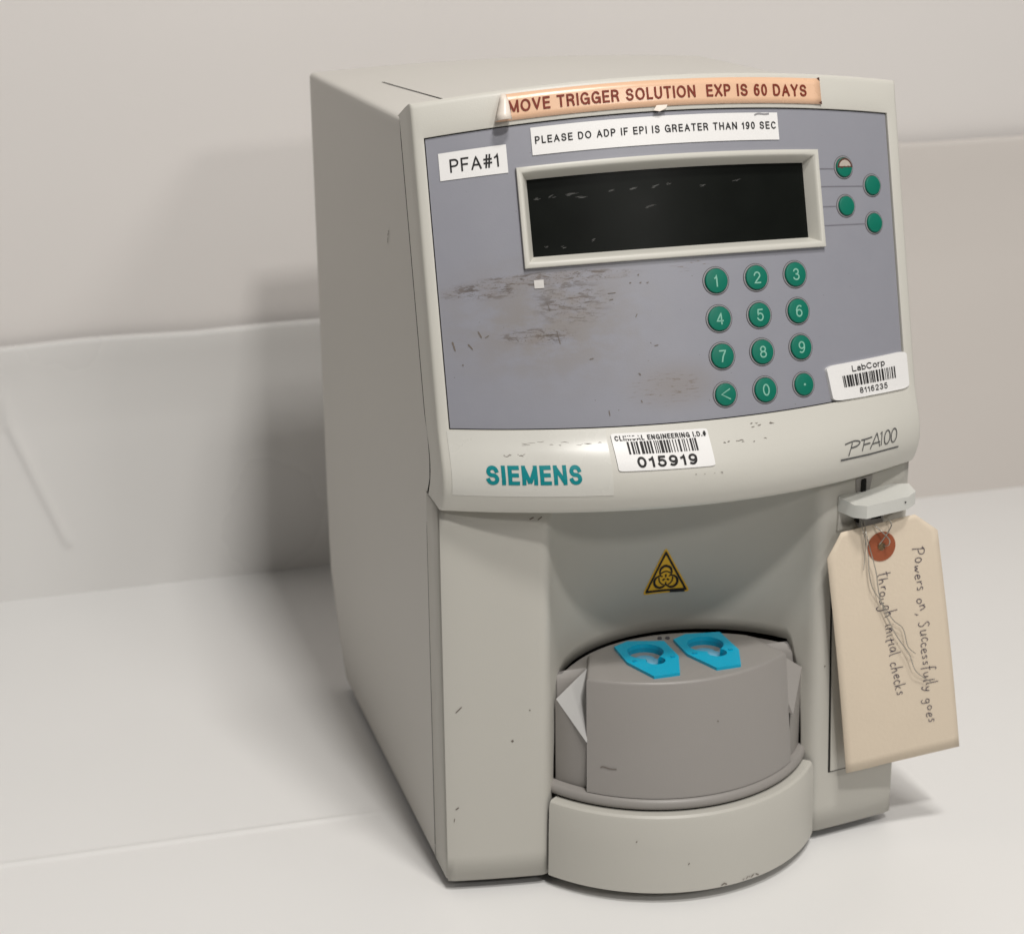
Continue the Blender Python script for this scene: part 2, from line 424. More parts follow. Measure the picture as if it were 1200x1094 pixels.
# ------------------------------------------------------------------ the instrument's own surfaces
HW = 0.125                     # half width
G0 = 0.006                     # gap under the case
TH = 0.259272                  # lean of the control panel
YPB, ZMB, ZMT, ZTOP = -0.0022946, 0.2496587, 0.3812802, 0.3972792
NV = Vector((0, -cos(TH), sin(TH))); UV_ = Vector((0, sin(TH), cos(TH)))
def S(x, t, off=0.0):
    """control panel: x across, t height along its edge"""
    k = 1 - (x / HW) ** 2
    f = (t - ZMB) / (ZTOP - ZMB); s = 0.024 + (0.0163 - 0.024) * f
    a = -0.007 + 0.0128 * (t - ZMB) / (ZMT - ZMB)
    if t > ZMT: a = 0.0058
    return Vector((x, YPB + tan(TH) * (t - ZMB), t)) + NV * s * k + UV_ * a * k
def Sn(x, t):
    e = 1e-4
    n = (S(x + e, t) - S(x - e, t)).cross(S(x, t + e) - S(x, t - e)).normalized()
    return n if n.y < 0 else -n
def SO(x, t, off=0.0):
    return S(x, t) + Sn(x, t) * off
# hood: rows (z, y at the case edge, forward bulge in the middle, z shift in the middle)
HOOD = [(0.2496587, -0.0022946, 0.0252, -0.0006), (0.2440, -0.0046, 0.0262, -0.0004), (0.2385, -0.0072, 0.0274, 0), (0.2330, -0.0094, 0.0286, 0),
        (0.2280, -0.0105, 0.0296, 0), (0.2235, -0.0106, 0.0304, 0), (0.2190, -0.0096, 0.0311, 0), (0.2150, -0.0078, 0.0316, 0), (0.2118, -0.0060, 0.0318, 0),
        (0.2098, -0.0045, 0.0318, 0)]
def Hd(x, z, off=0.0):
    k = 1 - (x / HW) ** 2
    zz = min(max(z, HOOD[-1][0]), HOOD[0][0])
    for a, b in zip(HOOD, HOOD[1:]):
        if b[0] <= zz <= a[0]:
            f = (a[0] - zz) / (a[0] - b[0]); f = min(1, max(0, f))
            y = a[1] + f * (b[1] - a[1]); B = a[2] + f * (b[2] - a[2]); dz = a[3] + f * (b[3] - a[3]); break
    return Vector((x, y - B * k, z + dz * k))
def HdO(x, z, off=0.0):
    e = 6e-4
    n = (Hd(x + e, z) - Hd(x - e, z)).cross(Hd(x, min(z + e, .2496)) - Hd(x, z - e)).normalized()
    if n.y > 0: n = -n
    return Hd(x, z) + n * off
def face_any(x, z, off=0.0):
    return SO(x, z, off) if z >= ZMB else HdO(x, z, off)

device = thing('blood_analyzer', 'light grey benchtop lab analyzer with green keypad, dark display and peeling stickers', 'lab analyzer', (0, 0, 0))
MOFF = -0.0012                 # the overlay sits this far below the frame

# ---- front bezel (frame round the overlay, hood lip, sides)
MX0, MX1 = -0.1203, 0.1188
colx = [(-HW - 0.0003, 0.025), (-HW - 0.0003, 0.012), (-HW - 0.0003, 0.0016), (-HW, 0.0006), (-HW + 0.0006, 0.00015), (-HW + 0.0014, 0)]
inner = [MX0 - 0.0006, MX0] + [MX0 + (MX1 - MX0) * i / 34 for i in range(1, 34)] + [MX1, MX1 + 0.0006]
colx += [(x, 0) for x in inner]
colx += [(HW - 0.0014, 0), (HW - 0.0006, 0.00015), (HW, 0.0006), (HW + 0.0003, 0.0016), (HW + 0.0003, 0.012), (HW + 0.0003, 0.025)]
rows = []   # each row: function(x) -> (point), d
def prow(t, d=0.0, dz=0.0):
    def f(x):
        xx = max(-HW, min(HW, x)); p = S(xx, t); p.x = x; p.z += dz * 1.0; return p
    return (f, d)
rows.append(prow(ZTOP, 0.026, -0.0088)); rows.append(prow(ZTOP, 0.014, -0.0040)); rows.append(prow(ZTOP, 0.0035, -0.0004)); rows.append(prow(ZTOP - 0.0001, 0.0015, 0)); rows.append(prow(ZTOP - 0.0008, 0.0004))
rows.append(prow(ZTOP - 0.0022))
rows.append(prow(ZMT + 0.006)); rows.append(prow(ZMT + 0.0006)); rows.append(prow(ZMT))
NR = 30
for i in range(1, NR): rows.append(prow(ZMT + (ZMB - ZMT) * i / NR))
rows.append(prow(ZMB))
hr = []
for h in HOOD:
    def f(x, h=h):
        xx = max(-HW, min(HW, x)); k = 1 - (xx / HW) ** 2
        return Vector((x, h[1] - h[2] * k, h[0] + h[3] * k))
    hr.append((f, 0.0))
# first hood row coincides with the ZMB row: skip; underside rows
rows += hr[1:]
def fu1(x):
    xx = max(-HW, min(HW, x)); k = 1 - (xx / HW) ** 2
    return Vector((x, -0.0030 - 0.0312 * k, 0.2092))
def fu2(x):
    xx = max(-HW, min(HW, x)); k = 1 - (xx / HW) ** 2
    return Vector((x, 0.006 + 0.052 * min(1, 1.5 * k) , 0.2096))
rows += [(fu1, 0.0), (fu2, 0.0)]
i_t, i_b = 8, 8 + NR
c0 = 7; c1 = c0 + 34          # indices of MX0 / MX1 columns
bm = bmesh.new()
vs = []
for f, d in rows:
    r = []
    for x, dc in colx:
        p = Vector(f(x)); dd = max(d, dc); p.y += dd; k_ = 1 - (min(HW, abs(x)) / HW) ** 2
        p.z = min(p.z, ZTOP + .0102 * k_ - .0086 * max(0, min(1, (dd - .0035) / .0225))); r.append(bm.verts.new(p))
    vs.append(r)
hole_edge = []
for j in range(len(rows) - 1):
    for i in range(len(colx) - 1):
        if i_t <= j < i_b and c0 <= i < c1: continue
        bm.faces.new((vs[j][i], vs[j][i + 1], vs[j + 1][i + 1], vs[j + 1][i]))
ringi = [(i_t, i) for i in range(c0, c1 + 1)] + [(j, c1) for j in range(i_t + 1, i_b + 1)] + [(i_b, i) for i in range(c1 - 1, c0 - 1, -1)] + [(j, c0) for j in range(i_b - 1, i_t, -1)]
low = []
for j, i in ringi:
    v = vs[j][i]
    t = ZMT + (ZMB - ZMT) * (j - i_t) / NR; x = colx[i][0]
    low.append(bm.verts.new(SO(x, t, -0.004)))
    v.co = SO(x, t, -0.0002)
for k in range(len(ringi)):
    a, b = ringi[k], ringi[(k + 1) % len(ringi)]
    bm.faces.new((vs[a[0]][a[1]], vs[b[0]][b[1]], low[(k + 1) % len(ringi)], low[k]))
front_bezel = link('front_bezel', bm, M_bezel, device, smooth=True, angle=38)

# ---- grey overlay with a rectangular opening for the display
DX0, DX1, DT0, DT1 = -0.0795, 0.0745, 0.3193, 0.3628
bm = bmesh.new(); uvl = bm.loops.layers.uv.new('UVMap')
ins = 0.0005
xs = [MX0 + ins] + [MX0 + (DX0 - MX0) * i / 6 for i in range(1, 6)] + [DX0 + (DX1 - DX0) * i / 20 for i in range(21)] + [DX1 + (MX1 - DX1) * i / 6 for i in range(1, 6)] + [MX1 - ins]
ts = [ZMB + ins] + [ZMB + (DT0 - ZMB) * i / 9 for i in range(1, 9)] + [DT0 + (DT1 - DT0) * i / 6 for i in range(7)] + [DT1 + (ZMT - DT1) * i / 3 for i in range(1, 3)] + [ZMT - ins]
gv = [[bm.verts.new(SO(x, t, MOFF)) for x in xs] for t in ts]
for j in range(len(ts) - 1):
    for i in range(len(xs) - 1):
        xm, tm = (xs[i] + xs[i + 1]) / 2, (ts[j] + ts[j + 1]) / 2
        if DX0 < xm < DX1 and DT0 < tm < DT1: continue
        f = bm.faces.new((gv[j][i], gv[j][i + 1], gv[j + 1][i + 1], gv[j + 1][i]))
        for l, (a, b) in zip(f.loops, ((xs[i], ts[j]), (xs[i + 1], ts[j]), (xs[i + 1], ts[j + 1]), (xs[i], ts[j + 1]))):
            l[uvl].uv = (a * 100, b * 100)
panel = link('control_panel', bm, M_memb, device, smooth=True)
# dark line showing in the joint between overlay and frame
bm = bmesh.new()
jx0, jx1, jt0, jt1 = MX0 + 0.0001, MX1 - 0.0001, ZMB + 0.0001, ZMT - 0.0001
ring_o = [(jx0 + (jx1 - jx0) * i / 30, jt0) for i in range(30)] + [(jx1, jt0 + (jt1 - jt0) * i / 16) for i in range(16)] + [(jx1 - (jx1 - jx0) * i / 30, jt1) for i in range(30)] + [(jx0, jt1 - (jt1 - jt0) * i / 16) for i in range(16)]
cx_, ct_ = (jx0 + jx1) / 2, (jt0 + jt1) / 2
oo = [bm.verts.new(SO(a, b, MOFF - 0.0007)) for a, b in ring_o]
ii = [bm.verts.new(SO(a + (0.002 if a < cx_ - .1 else -0.002 if a > cx_ + .1 else 0), b + (0.002 if b < ct_ - .05 else -0.002 if b > ct_ + .05 else 0), MOFF - 0.0007)) for a, b in ring_o]
for k in range(len(oo)):
    k2 = (k + 1) % len(oo); bm.faces.new((oo[k], oo[k2], ii[k2], ii[k]))
link('panel_joint', bm, M_dark, device)

# ---- display frame, glass
bm = bmesh.new()
def ringpts(x0, x1, t0, t1, off, r=0.0012):
    P = []
    for i in range(24): P.append((x0 + (x1 - x0) * i / 24, t0))
    for i in range(8): P.append((x1, t0 + (t1 - t0) * i / 8))
    for i in range(24): P.append((x1 - (x1 - x0) * i / 24, t1))
    for i in range(8): P.append((x0, t1 - (t1 - t0) * i / 8))
    return [bm.verts.new(SO(a, b, off)) for a, b in P]
e = 0.0
loops = []
for inset, off in ((0.0, -0.004), (0.0, 0.0006), (0.0002, 0.0011), (0.0007, 0.0013), (0.0019, 0.0013), (0.0024, 0.0010), (0.0030, -0.0002), (0.0052, -0.0066)):
    loops.append(ringpts(DX0 + inset, DX1 - inset, DT0 + inset, DT1 - inset, off))
for a, b in zip(loops, loops[1:]):
    for k in range(len(a)):
        k2 = (k + 1) % len(a); bm.faces.new((a[k], a[k2], b[k2], b[k]))
disp = link('display_frame', bm, M_frame, device, smooth=True, angle=40)
bm = bmesh.new(); q = 0.0046
grid(bm, [[SO(DX0 + q + (DX1 - DX0 - 2 * q) * i / 20, DT0 + q + (DT1 - DT0 - 2 * q) * j / 6, -0.0062) for i in range(21)] for j in range(7)])
glass = link('display_screen', bm, M_screen, disp, smooth=True)
bm = bmesh.new()
for (x, t, l, s) in ((-.071, .3492, .005, .12), (-.064, .3496, .003, .1), (-.056, .3498, .009, .08), (-.051, .3482, .006, .05), (-.0352, .3495, .004, .16), (-.024, .3500, .007, .04), (-.013, .350, .005, .2), (-.017, .3420, .006, .05),
                     (-.068, .3285, .002, .3), (-.06, .3275, .003, .2), (.012, .3492, .003, .1), (.030, .3508, .004, .2), (-.005, .3508, .002, .3), (-.045, .3293, .002, .4)):
    for k in range(4):
        a = x + random.uniform(-.001, .001); b = t + random.uniform(-.0005, .0005)
        ll = l * random.uniform(.25, .8)
        ribbon(bm, [(a, b), (a + ll * .5, b + s * ll * .5 + random.uniform(-.0002, .0002)), (a + ll, b + s * ll)], [.00005, .00018, .00005], SO, -0.0060)
add_marks(glass, bm, M_scratch)

# ---- lower housing: pillars, fillets and the hollow between them, one sheet
RCY, RCR = -0.043, 0.081
def front_y(x): return -0.0129 * (1 - (x / HW) ** 2)
def rec(x): return RCY + math.sqrt(max(0, RCR ** 2 - x * x))
plan = []        # (x, y, bottom z)
LW = HW - 0.0004
for d in (0.0255, 0.012, 0.0035): plan.append((-LW, d, G0))
for a in (20, 45, 70): plan.append((-LW + 0.003 * (1 - sin(radians(a))), 0.003 * (1 - cos(radians(90 - a + 0)))* 0 + 0.003 * (1 - sin(radians(a))) ** 1.0 * 0 + 0.003 * (1 - cos(radians(a))) * 0 + 0.003 * (1 - a / 90) ** 2, G0))
for x in (-.121, -.112, -.103, -.094, -.086): plan.append((x, front_y(x), G0))
XE = 0.0735
def fillet(sgn):
    # from pillar (|x| = XE + r) into the hollow, quadratic Bezier
    r = 0.0045
    p0 = (XE + r, front_y(XE + r)); p1 = (XE, front_y(XE)); xr = XE - 0.0028; p2 = (xr, rec(xr))
    out = []
    for k in range(6):
        t = k / 5; out.append((sgn * ((1 - t) ** 2 * p0[0] + 2 * t * (1 - t) * p1[0] + t * t * p2[0]), (1 - t) ** 2 * p0[1] + 2 * t * (1 - t) * p1[1] + t * t * p2[1]))
    return out
for p in fillet(-1): plan.append((*p, G0))
def zo(x):
    tab = [(-.0690, .044), (-.0685, .060), (-.0672, .076), (-.0655, .095), (-.0622, .1078), (-.058, .1100), (-.0517, .1112), (-.0397, .1121), (-.02, .1128), (0, .1132), (.03, .1135), (.0635, .1136), (.0652, .1100), (.0664, .1030), (.0676, .0950), (.0690, .080), (.0697, .060), (.0700, .044)]
    return tab
for x, z in zo(0):
    plan.append((x, rec(x), z))
    # fill in for smoothness
full = []
for a, b in zip(plan, plan[1:]):
    full.append(a)
    if abs(a[0]) < .064 and abs(b[0]) < .064 and b[0] - a[0] > .006:
        n = int((b[0] - a[0]) / .004)
        for k in range(1, n):
            f = k / n; x = a[0] + f * (b[0] - a[0]); full.append((x, rec(x), a[2] + f * (b[2] - a[2])))
full.append(plan[-1])
for p in reversed(fillet(1)): full.append((*p, G0))
for x in (.086, .094, .103, .112, .121): full.append((x, front_y(x), G0))
for a in (70, 45, 20): full.append((LW - 0.003 * (1 - sin(radians(a))), 0.003 * (1 - a / 90) ** 2, G0))
for d in (0.0035, 0.012, 0.0255): full.append((LW, d, G0))
bm = bmesh.new()
NZ = 14
pts = []
for j in range(NZ + 1):
    pts.append([(x, y, zb + (0.2094 - zb) * j / NZ) for x, y, zb in full])
grid(bm, pts)
housing = link('lower_housing', bm, M_front, device, smooth=True, angle=50)
sm = housing.modifiers.new('thickness', 'SOLIDIFY'); sm.thickness = 0.0012; sm.offset = 0; 

# black backing shell: shade of the interior behind the opening as colour
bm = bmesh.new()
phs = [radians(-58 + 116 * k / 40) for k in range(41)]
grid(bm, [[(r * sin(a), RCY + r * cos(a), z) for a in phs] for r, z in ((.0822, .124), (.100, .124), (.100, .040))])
link('well_dark_backing', bm, M_dark, device)

# ---- rounded plinth in front
BCY, BR = 0.043, 0.0915
bm = bmesh.new()
N_ = 48; phm = math.asin(0.0742 / BR)
lev = [(0.0915, G0 + .0006), (0.0915, G0 + 0.004), (0.0911, 0.030), (0.0905, 0.0455), (0.0898, 0.0478), (0.0885, 0.0488), (0.0800, 0.0490)]
pts = []
for r, z in lev:
    pts.append([(r * sin(-phm + 2 * phm * i / N_), BCY - r * cos(-phm + 2 * phm * i / N_), z) for i in range(N_ + 1)])
pts = [[(0.0915 * sin(-phm + 2 * phm * i / N_) * .9, BCY - 0.0915 * cos(-phm + 2 * phm * i / N_) * .9, G0 + .0006) for i in range(N_ + 1)]] + pts
grid(bm, pts)
plinth_o = link('plinth', bm, M_front, device, smooth=True, angle=35)

# ---- turret
turret = None
def lens(scale, n=22, inner_f=0.0795, inner_b=0.0792, cyf=BCY, cyb=RCY):
    """front arc about (0, cyf), back arc about (0, cyb)"""
    # corner where arcs meet
    ymid = (cyf + cyb) / 2
    xc = 0.0668
    af = math.asin(xc / inner_f); ab = math.asin(xc / inner_b)
    P = [(inner_f * sin(-af + 2 * af * i / n), cyf - inner_f * cos(-af + 2 * af * i / n)) for i in range(n + 1)]
    P += [(inner_b * sin(ab - 2 * ab * i / n), cyb + inner_b * cos(ab - 2 * ab * i / n)) for i in range(n + 1)]
    return [(x * scale[0], y * scale[1]) for x, y in P]
bm = bmesh.new()
def loft(bm, loops, cap=True):
    L3 = [[bm.verts.new(p) for p in lp] for lp in loops]
    for a, b in zip(L3, L3[1:]):
        for k in range(len(a)):
            k2 = (k + 1) % len(a); bm.faces.new((a[k], a[k2], b[k2], b[k]))
    if cap: bm.faces.new(L3[-1]); bm.faces.new(list(reversed(L3[0])))
# lower skirt: front cylinder whose rim slants down to the block at either side
fr = .0795; af = math.asin(.0668 / fr); nn = 60; lo_, hi_ = [], []
for i in range(nn + 1):
    a_ = -af + 2 * af * i / nn; x, y = fr * sin(a_), BCY - fr * cos(a_)
    zt_ = .1006 - max(0, min(1, (.0664 - abs(x)) / .0108)) * .0184
    lo_.append((x, y, .052)); hi_.append((x, y, zt_))
cut_ = [k for k in range(nn + 1) if abs(lo_[k][0]) > .0535]
half = len(cut_) // 2
for part_ in (cut_[:half], cut_[half:]): grid(bm, [[(q[0] * (1.027 if q[0] > 0 else 1), q[1] - (.0006 if q[0] > 0 else 0), q[2]) for q in (w_[k] for k in part_)] for w_ in (lo_, hi_)])
# back half with a chamfered shoulder
ib = .0792; ab = math.asin(.0668 / ib)
back_l = [(ib * sin(ab - 2 * ab * i / 40), RCY + ib * cos(ab - 2 * ab * i / 40)) for i in range(41)]
back_l = [(x * (1.027 if x > 0 else 1), y - (.0012 if x > .05 else 0)) for x, y in back_l]
back_l = [(.0686, -.0022)] + back_l + [(-.0668, -.0006)]
loops = [[(x, max(y, .0030), .052) for x, y in back_l], [(x, max(y, .0040), .1062) for x, y in back_l]]
loops.append([(x * .996, max(y, .0050), .1090) for x, y in back_l])
loops.append([(x * .985, max(y - .0002, .0060), .1110) for x, y in back_l])
loops.append([(x * .96, max(y - .0006, .0070), .1120) for x, y in back_l])
loft(bm, loops)
turret = link('carousel', bm, M_turret, device, smooth=True, angle=30)
# raised lip ring round the foot of the turret
bm = bmesh.new(); RR_ = 0.0852; pr = math.asin(0.0722 / RR_)
prof = [(0.078, .0500), (0.0846, .0502), (0.0854, .0512), (0.0854, .0530), (0.0848, .0545), (0.0836, .0553), (0.0800, .0556)]
grid(bm, [[(r * sin(-pr + 2 * pr * i / 48), BCY - r * cos(-pr + 2 * pr * i / 48), z) for i in range(49)] for r, z in prof])
link('carousel_lip', bm, M_turret, turret, smooth=True, angle=40)
# dark groove under the lip
bm = bmesh.new()
grid(bm, [[(r * sin(-pr + 2 * pr * i / 48), BCY - r * cos(-pr + 2 * pr * i / 48), z) for i in range(49)] for r, z in ((0.0835, .0470), (0.0835, .0502))])
link('carousel_groove', bm, M_dark, turret, smooth=True)
# front block
def block_loop(x_side, Rf, cf, ysq, back, z, n=26):
    af = math.asin(x_side / Rf)
    P = [(Rf * sin(-af + 2 * af * i / n), cf - Rf * cos(-af + 2 * af * i / n), z) for i in range(n + 1)]
    xb, R2, c2 = back
    ab = math.asin(xb / R2)
    P += [(R2 * sin(ab - 2 * ab * i / n), c2 + R2 * cos(ab - 2 * ab * i / n), z) for i in range(n + 1)]
    return P
bk = (0.0445, 0.0780, -0.0490)
bm = bmesh.new()
L0 = block_loop(0.0562, 0.0835, 0.0430, 0, bk, 0.0558)
L1 = block_loop(0.0550, 0.0893, 0.0570, 0, bk, 0.1060)
L2 = block_loop(0.0543, 0.0905, 0.0600, 0, bk, 0.1136)
def shrink(lp, d, z):
    c = Vector((0, 0)); out = []
    for x, y, _ in lp:
        v = Vector((x, y)); l = v.length; v = v * ((l - d) / l); out.append((v.x, v.y, z))
    return out
loft(bm, [L0, L2, shrink(L2, .0003, .1143), shrink(L2, .0010, .1149), shrink(L2, .0018, .1151)])
block = link('carousel_block', bm, M_turret, turret, smooth=True, angle=28)

# wells for the cuvettes cut into block top by boolean
ZT = 0.1151
wells = []
def cutter(cx, cy, r, depth, seg=40):
    b_ = bmesh.new()
    bmesh.ops.create_cone(b_, cap_ends=True, segments=seg, radius1=r, radius2=r, depth=depth)
    for v in b_.verts: v.co += Vector((cx, cy, ZT + 0.004 - depth / 2))
    return link('well_cutter', b_, M_turret)
def cut(obj, cutters):
    for c in cutters:
        m = obj.modifiers.new('cut', 'BOOLEAN'); m.operation = 'DIFFERENCE'; m.object = c; m.solver = 'EXACT'
    bpy.context.view_layer.update()
    dg = bpy.context.evaluated_depsgraph_get()
    me = bpy.data.meshes.new_from_object(obj.evaluated_get(dg))
    obj.modifiers.clear(); old = obj.data; obj.data = me
    try: me.set_sharp_from_angle(angle=radians(28))
    except Exception: pass
    for c in cutters: bpy.data.objects.remove(c)

def cuvette(poly, c1, c2, hooks, label):
    """poly: outline on the turret top; c1 big round hole, c2 small one"""
    b_ = bmesh.new()
    prism(b_, poly, lambda p, k: (p[0], p[1], ZT + (0.0003 if k == 0 else 0.0016) - (0.0009 if k == 0 else 0)))
    bevel(b_, 0.0003, 1)
    plate = link('cuvette_holder', b_, M_cyan, turret, label=label)
    cs = []
    for o in (plate, block):
        cut(o, [cutter(c1[0], c1[1], 0.0094 if o is plate else 0.0098, 0.014), cutter(c2[0], c2[1], 0.0050 if o is plate else 0.0054, 0.017)])
    # cup wall and floors
    b_ = bmesh.new(); n = 48
    def ring3(c, r, z): return [b_.verts.new((c[0] + r * cos(2 * pi * k / n), c[1] + r * sin(2 * pi * k / n), z)) for k in range(n)]
    for c, r, dz in ((c1, 0.0095, 0.0052), (c2, 0.0051, 0.0085)):
        o = c2 if c is c1 else c1; ro = 0.0051 if c is c1 else 0.0095
        t_ = ring3(c, r, ZT + 0.0010); m_ = ring3(c, r, ZT - dz)
        for k in range(n):
            k2 = (k + 1) % n
            if hypot(t_[k].co.x - o[0], t_[k].co.y - o[1]) < ro and hypot(t_[k2].co.x - o[0], t_[k2].co.y - o[1]) < ro: continue
            b_.faces.new((t_[k], t_[k2], m_[k2], m_[k]))
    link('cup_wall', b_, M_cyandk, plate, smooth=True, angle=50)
    # pale film in the big cup, bowed, ending at the small cup
    b_ = bmesh.new(); pts = []
    for q in range(9):
        f = q / 8; r = .00955 * f; row = []
        for k in range(n + 1):
            x, y = c1[0] + r * cos(2 * pi * k / n), c1[1] + r * sin(2 * pi * k / n)
            d = hypot(x - c2[0], y - c2[1])
            row.append((x, y, ZT - .0044 + .0020 * (1 - f * f)))
        pts.append(row)
    grid(b_, pts)
    link('cup_floor', b_, M_cupfloor, plate, smooth=True)
    b_ = bmesh.new()
    bmesh.ops.create_circle(b_, cap_ends=True, segments=32, radius=0.0051)
    for v in b_.verts: v.co += Vector((c2[0], c2[1], ZT - 0.0082))
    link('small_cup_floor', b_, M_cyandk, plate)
    b_ = bmesh.new()
    for hx, hy in hooks: 
        for v in box(b_, hx - .0011, hx + .0011, hy - .0008, hy + .0008, ZT + .0012, ZT + .0021): pass
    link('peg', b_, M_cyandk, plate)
polyL = [(-.0291, .0179), (-.0201, .0226), (-.0018, .0172), (-.0014, -.0032), (-.0083, -.0229), (-.0221, -.0229), (-.0292, -.0027)]
polyR = [(.0035, .0176), (.0119, .0222), (.0303, .0194), (.0310, -.0051), (.0248, -.0225), (.0115, -.0229), (.0036, -.0020)]
cuvette(polyL, (-.0158, .0072), (-.0146, -.0048), ((-.0252, -.0030), (-.0048, -.0036)), 'left blue cuvette holder with a round cup')
cuvette(polyR, (.0172, .0068), (.0190, -.0050), ((.0075, -.0030), (.0268, -.0040)), 'right blue cuvette holder with a round cup')
# triangular flank pieces; left one paler, its caught light put into colour
for s in (-1, 1):
    bm = bmesh.new()
    T = (s * .0480, .0030, .1142); A = (s * .0666, -.0006, .1006); B = (s * .0556, -.0172, .0822); I = (s * .040, .004, .086); I2 = (s * .046, -.006, .1146)
    if s > 0: A = (.0683, -.0020, .1004); B = (.0570, -.0176, .0818)
    v = [bm.verts.new(p) for p in (T, A, B, I)]
    bm.faces.new((v[0], v[1], v[2])); bm.faces.new((v[0], v[1], v[3])); bm.faces.new((v[1], v[2], v[3])); bm.faces.new((v[0], v[2], v[3]))
    link('flank_wedge', bm, M_turretlt if s < 0 else M_turret, turret)
# two tiny screw heads behind the cuvettes, thin scratch on the block
bm = bmesh.new()
for x, y in ((-.0018, .0236), (.0022, .0226)):
    r = bmesh.ops.create_cone(bm, cap_ends=True, segments=14, radius1=.0013, radius2=.0011, depth=.0010)
    for v in r['verts']: v.co += Vector((x, y, ZT + .0004))
link('screw_head', bm, M_keygap, turret)
def blockF(x, z, off=0.0):
    f = (z - .0558) / (.1136 - .0558); R = .0835 + f * (.0905 - .0835); c = .043 + f * (.060 - .043)
    return Vector((x, c - math.sqrt(R * R - x * x) - off, z))
bm = bmesh.new(); ribbon(bm, smooth_pts([(-.0500, .0700), (-.0488, .0706), (-.046, .0700), (-.0430, .0701)]), .0005, blockF, .0003)
ribbon(bm, [(.008, .093), (.0085, .0925)], .0006, blockF, .0003)
add_marks(block, bm, M_grime)
# faint moulded arrows on the turret top
bm = bmesh.new()
TF = lambda a, b, off=0.0: Vector((a, b, ZT + .00012 + off))
for cx, cy in ((-.0355, .0005), (.0385, .001)):
    ribbon(bm, [(cx + .006 * cos(radians(t)), cy + .004 * sin(radians(t))) for t in range(40, 150, 10)], .0005, TF)
add_marks(block, bm, M_turret)

# ---- outer case: side / top / side sheet in two pieces (case, rear cover)
def yfront(z):
    tab = [(0, .0262), (.19, .0255), (.2098, .0222), (.2185, .0166), (.2280, .0158), (.24, .0186), (.2497, .0239), (.3885, .0239 + .2652 * (.3885 - .2497)), (.41, .0665)]
    for a, b in zip(tab, tab[1:]):
        if a[0] <= z <= b[0]: return a[1] + (b[1] - a[1]) * (z - a[0]) / (b[0] - a[0])
    return tab[-1][1]
def yback(z):
    tab = [(0, .258), (.008, .263), (.028, .279), (.067, .3005), (.11, .3025), (.385, .300), (.41, .300)]
    for a, b in zip(tab, tab[1:]):
        if a[0] <= z <= b[0]: return a[1] + (b[1] - a[1]) * (z - a[0]) / (b[0] - a[0])
    return tab[-1][1]
def topz(x, f):       # f 0 front .. 1 back
    k = 1 - (x / HW) ** 2
    return .3882 + (.3838 - .3882) * f + k * (.0062 * (1 - f) + .0040 * f)
sec = []   # cross-section: (x, z or None->top)
zs = [G0, .012, .02, .028, .04, .067, .09, .12, .15, .19, .2098, .2142, .2185, .2232, .2280, .234, .24, .2497, .28, .31, .34, .365, .378]
for z in zs: sec.append(('s', -1, z))
for a in (15, 40, 65): sec.append(('c', -1, a))
for x in [-.121, -.112, -.104, -.1001, -.0990, -.09, -.075, -.06, -.045, -.03, -.015, 0, .015, .03, .045, .06, .075, .09, .1, .112, .121]: sec.append(('t', 0, x))
for a in (65, 40, 15): sec.append(('c', 1, a))
for z in reversed(zs): sec.append(('s', 1, z))
def shell(name, v0, v1, m, nv=12, out=0.0, groove=False):
    bm = bmesh.new(); pts = []
    for k in range(nv + 1):
        v = v0 + (v1 - v0) * k / nv; row = []
        for kind, s, q in sec:
            if kind == 's':
                yf, yb = yfront(q) , yback(q); y = yf + 0.0015 + v * (yb - yf - 0.0015); row.append((s * (HW + out), y, q))
            elif kind == 'c':
                r = .003; x = s * (HW + out - r + r * cos(radians(q)))
                y = .0662 + v * (.300 - .0662); zt = topz(s * HW * .976, v) - r + r * sin(radians(q)); yf = yfront(zt); y = yf + .0009 + v * (.300 - yf - .0009); row.append((x, y, zt))
            else:
                yf = .0672; y = yf + .0009 + v * (.300 - yf - .0009)
                row.append((q, y, topz(q, v) + out))
        pts.append(row)
    grid(bm, pts)
    return link(name, bm, m, device, smooth=True, angle=40)
case_o = shell('case', 0.0, 0.893, M_body)
shell('rear_cover', 0.8942, 1.0, M_body, nv=3, out=-0.0003)
# added black liner: shade inside the joints put into its colour
bm = bmesh.new(); pts = []
for k in range(7):
    v = k / 6; row = []
    for z in (G0 + .002, .05, .10, .15, .19, .2098, .2185, .228, .24, .2497, .30, .34, .372): 
        y0 = yfront(z) - .006; row.append((-HW + .0022, y0 + v * (yback(z) - .002 - y0), z))
    for x in (-.11, -.08, -.04, 0, .04, .08, .11): row.append((x, .062 + v * .236, topz(x, v) - .0035))
    for z in reversed((G0 + .002, .05, .10, .15, .19, .2098, .2185, .228, .24, .2497, .30, .34, .372)):
        y0 = yfront(z) - .006; row.append((HW - .0022, y0 + v * (yback(z) - .002 - y0), z))
    pts.append(row)
grid(bm, pts)
link('dark_liner', bm, M_dark, device)
bm = bmesh.new()   # back plate
prism(bm, [(-.1235, G0), (-.1235, .381), (0, .385), (.1235, .381), (.1235, G0)], lambda p, k: (p[0], yback(p[1]) + (-.004 if k else -.0015), p[1]))
link('back_plate', bm, M_body, device)
# dark slot along the top cover
bm = bmesh.new()
def TopF(x, y, off=0.0): return Vector((x, y, topz(x, (y - .068) / .232) + off))
ribbon(bm, [(-.0895, .0690), (-.0925, .100), (-.0955, .14), (-.0985, .18), (-.1005, .2080)], .0011, TopF, .0002)
link('lid_seam', bm, M_dark, device)
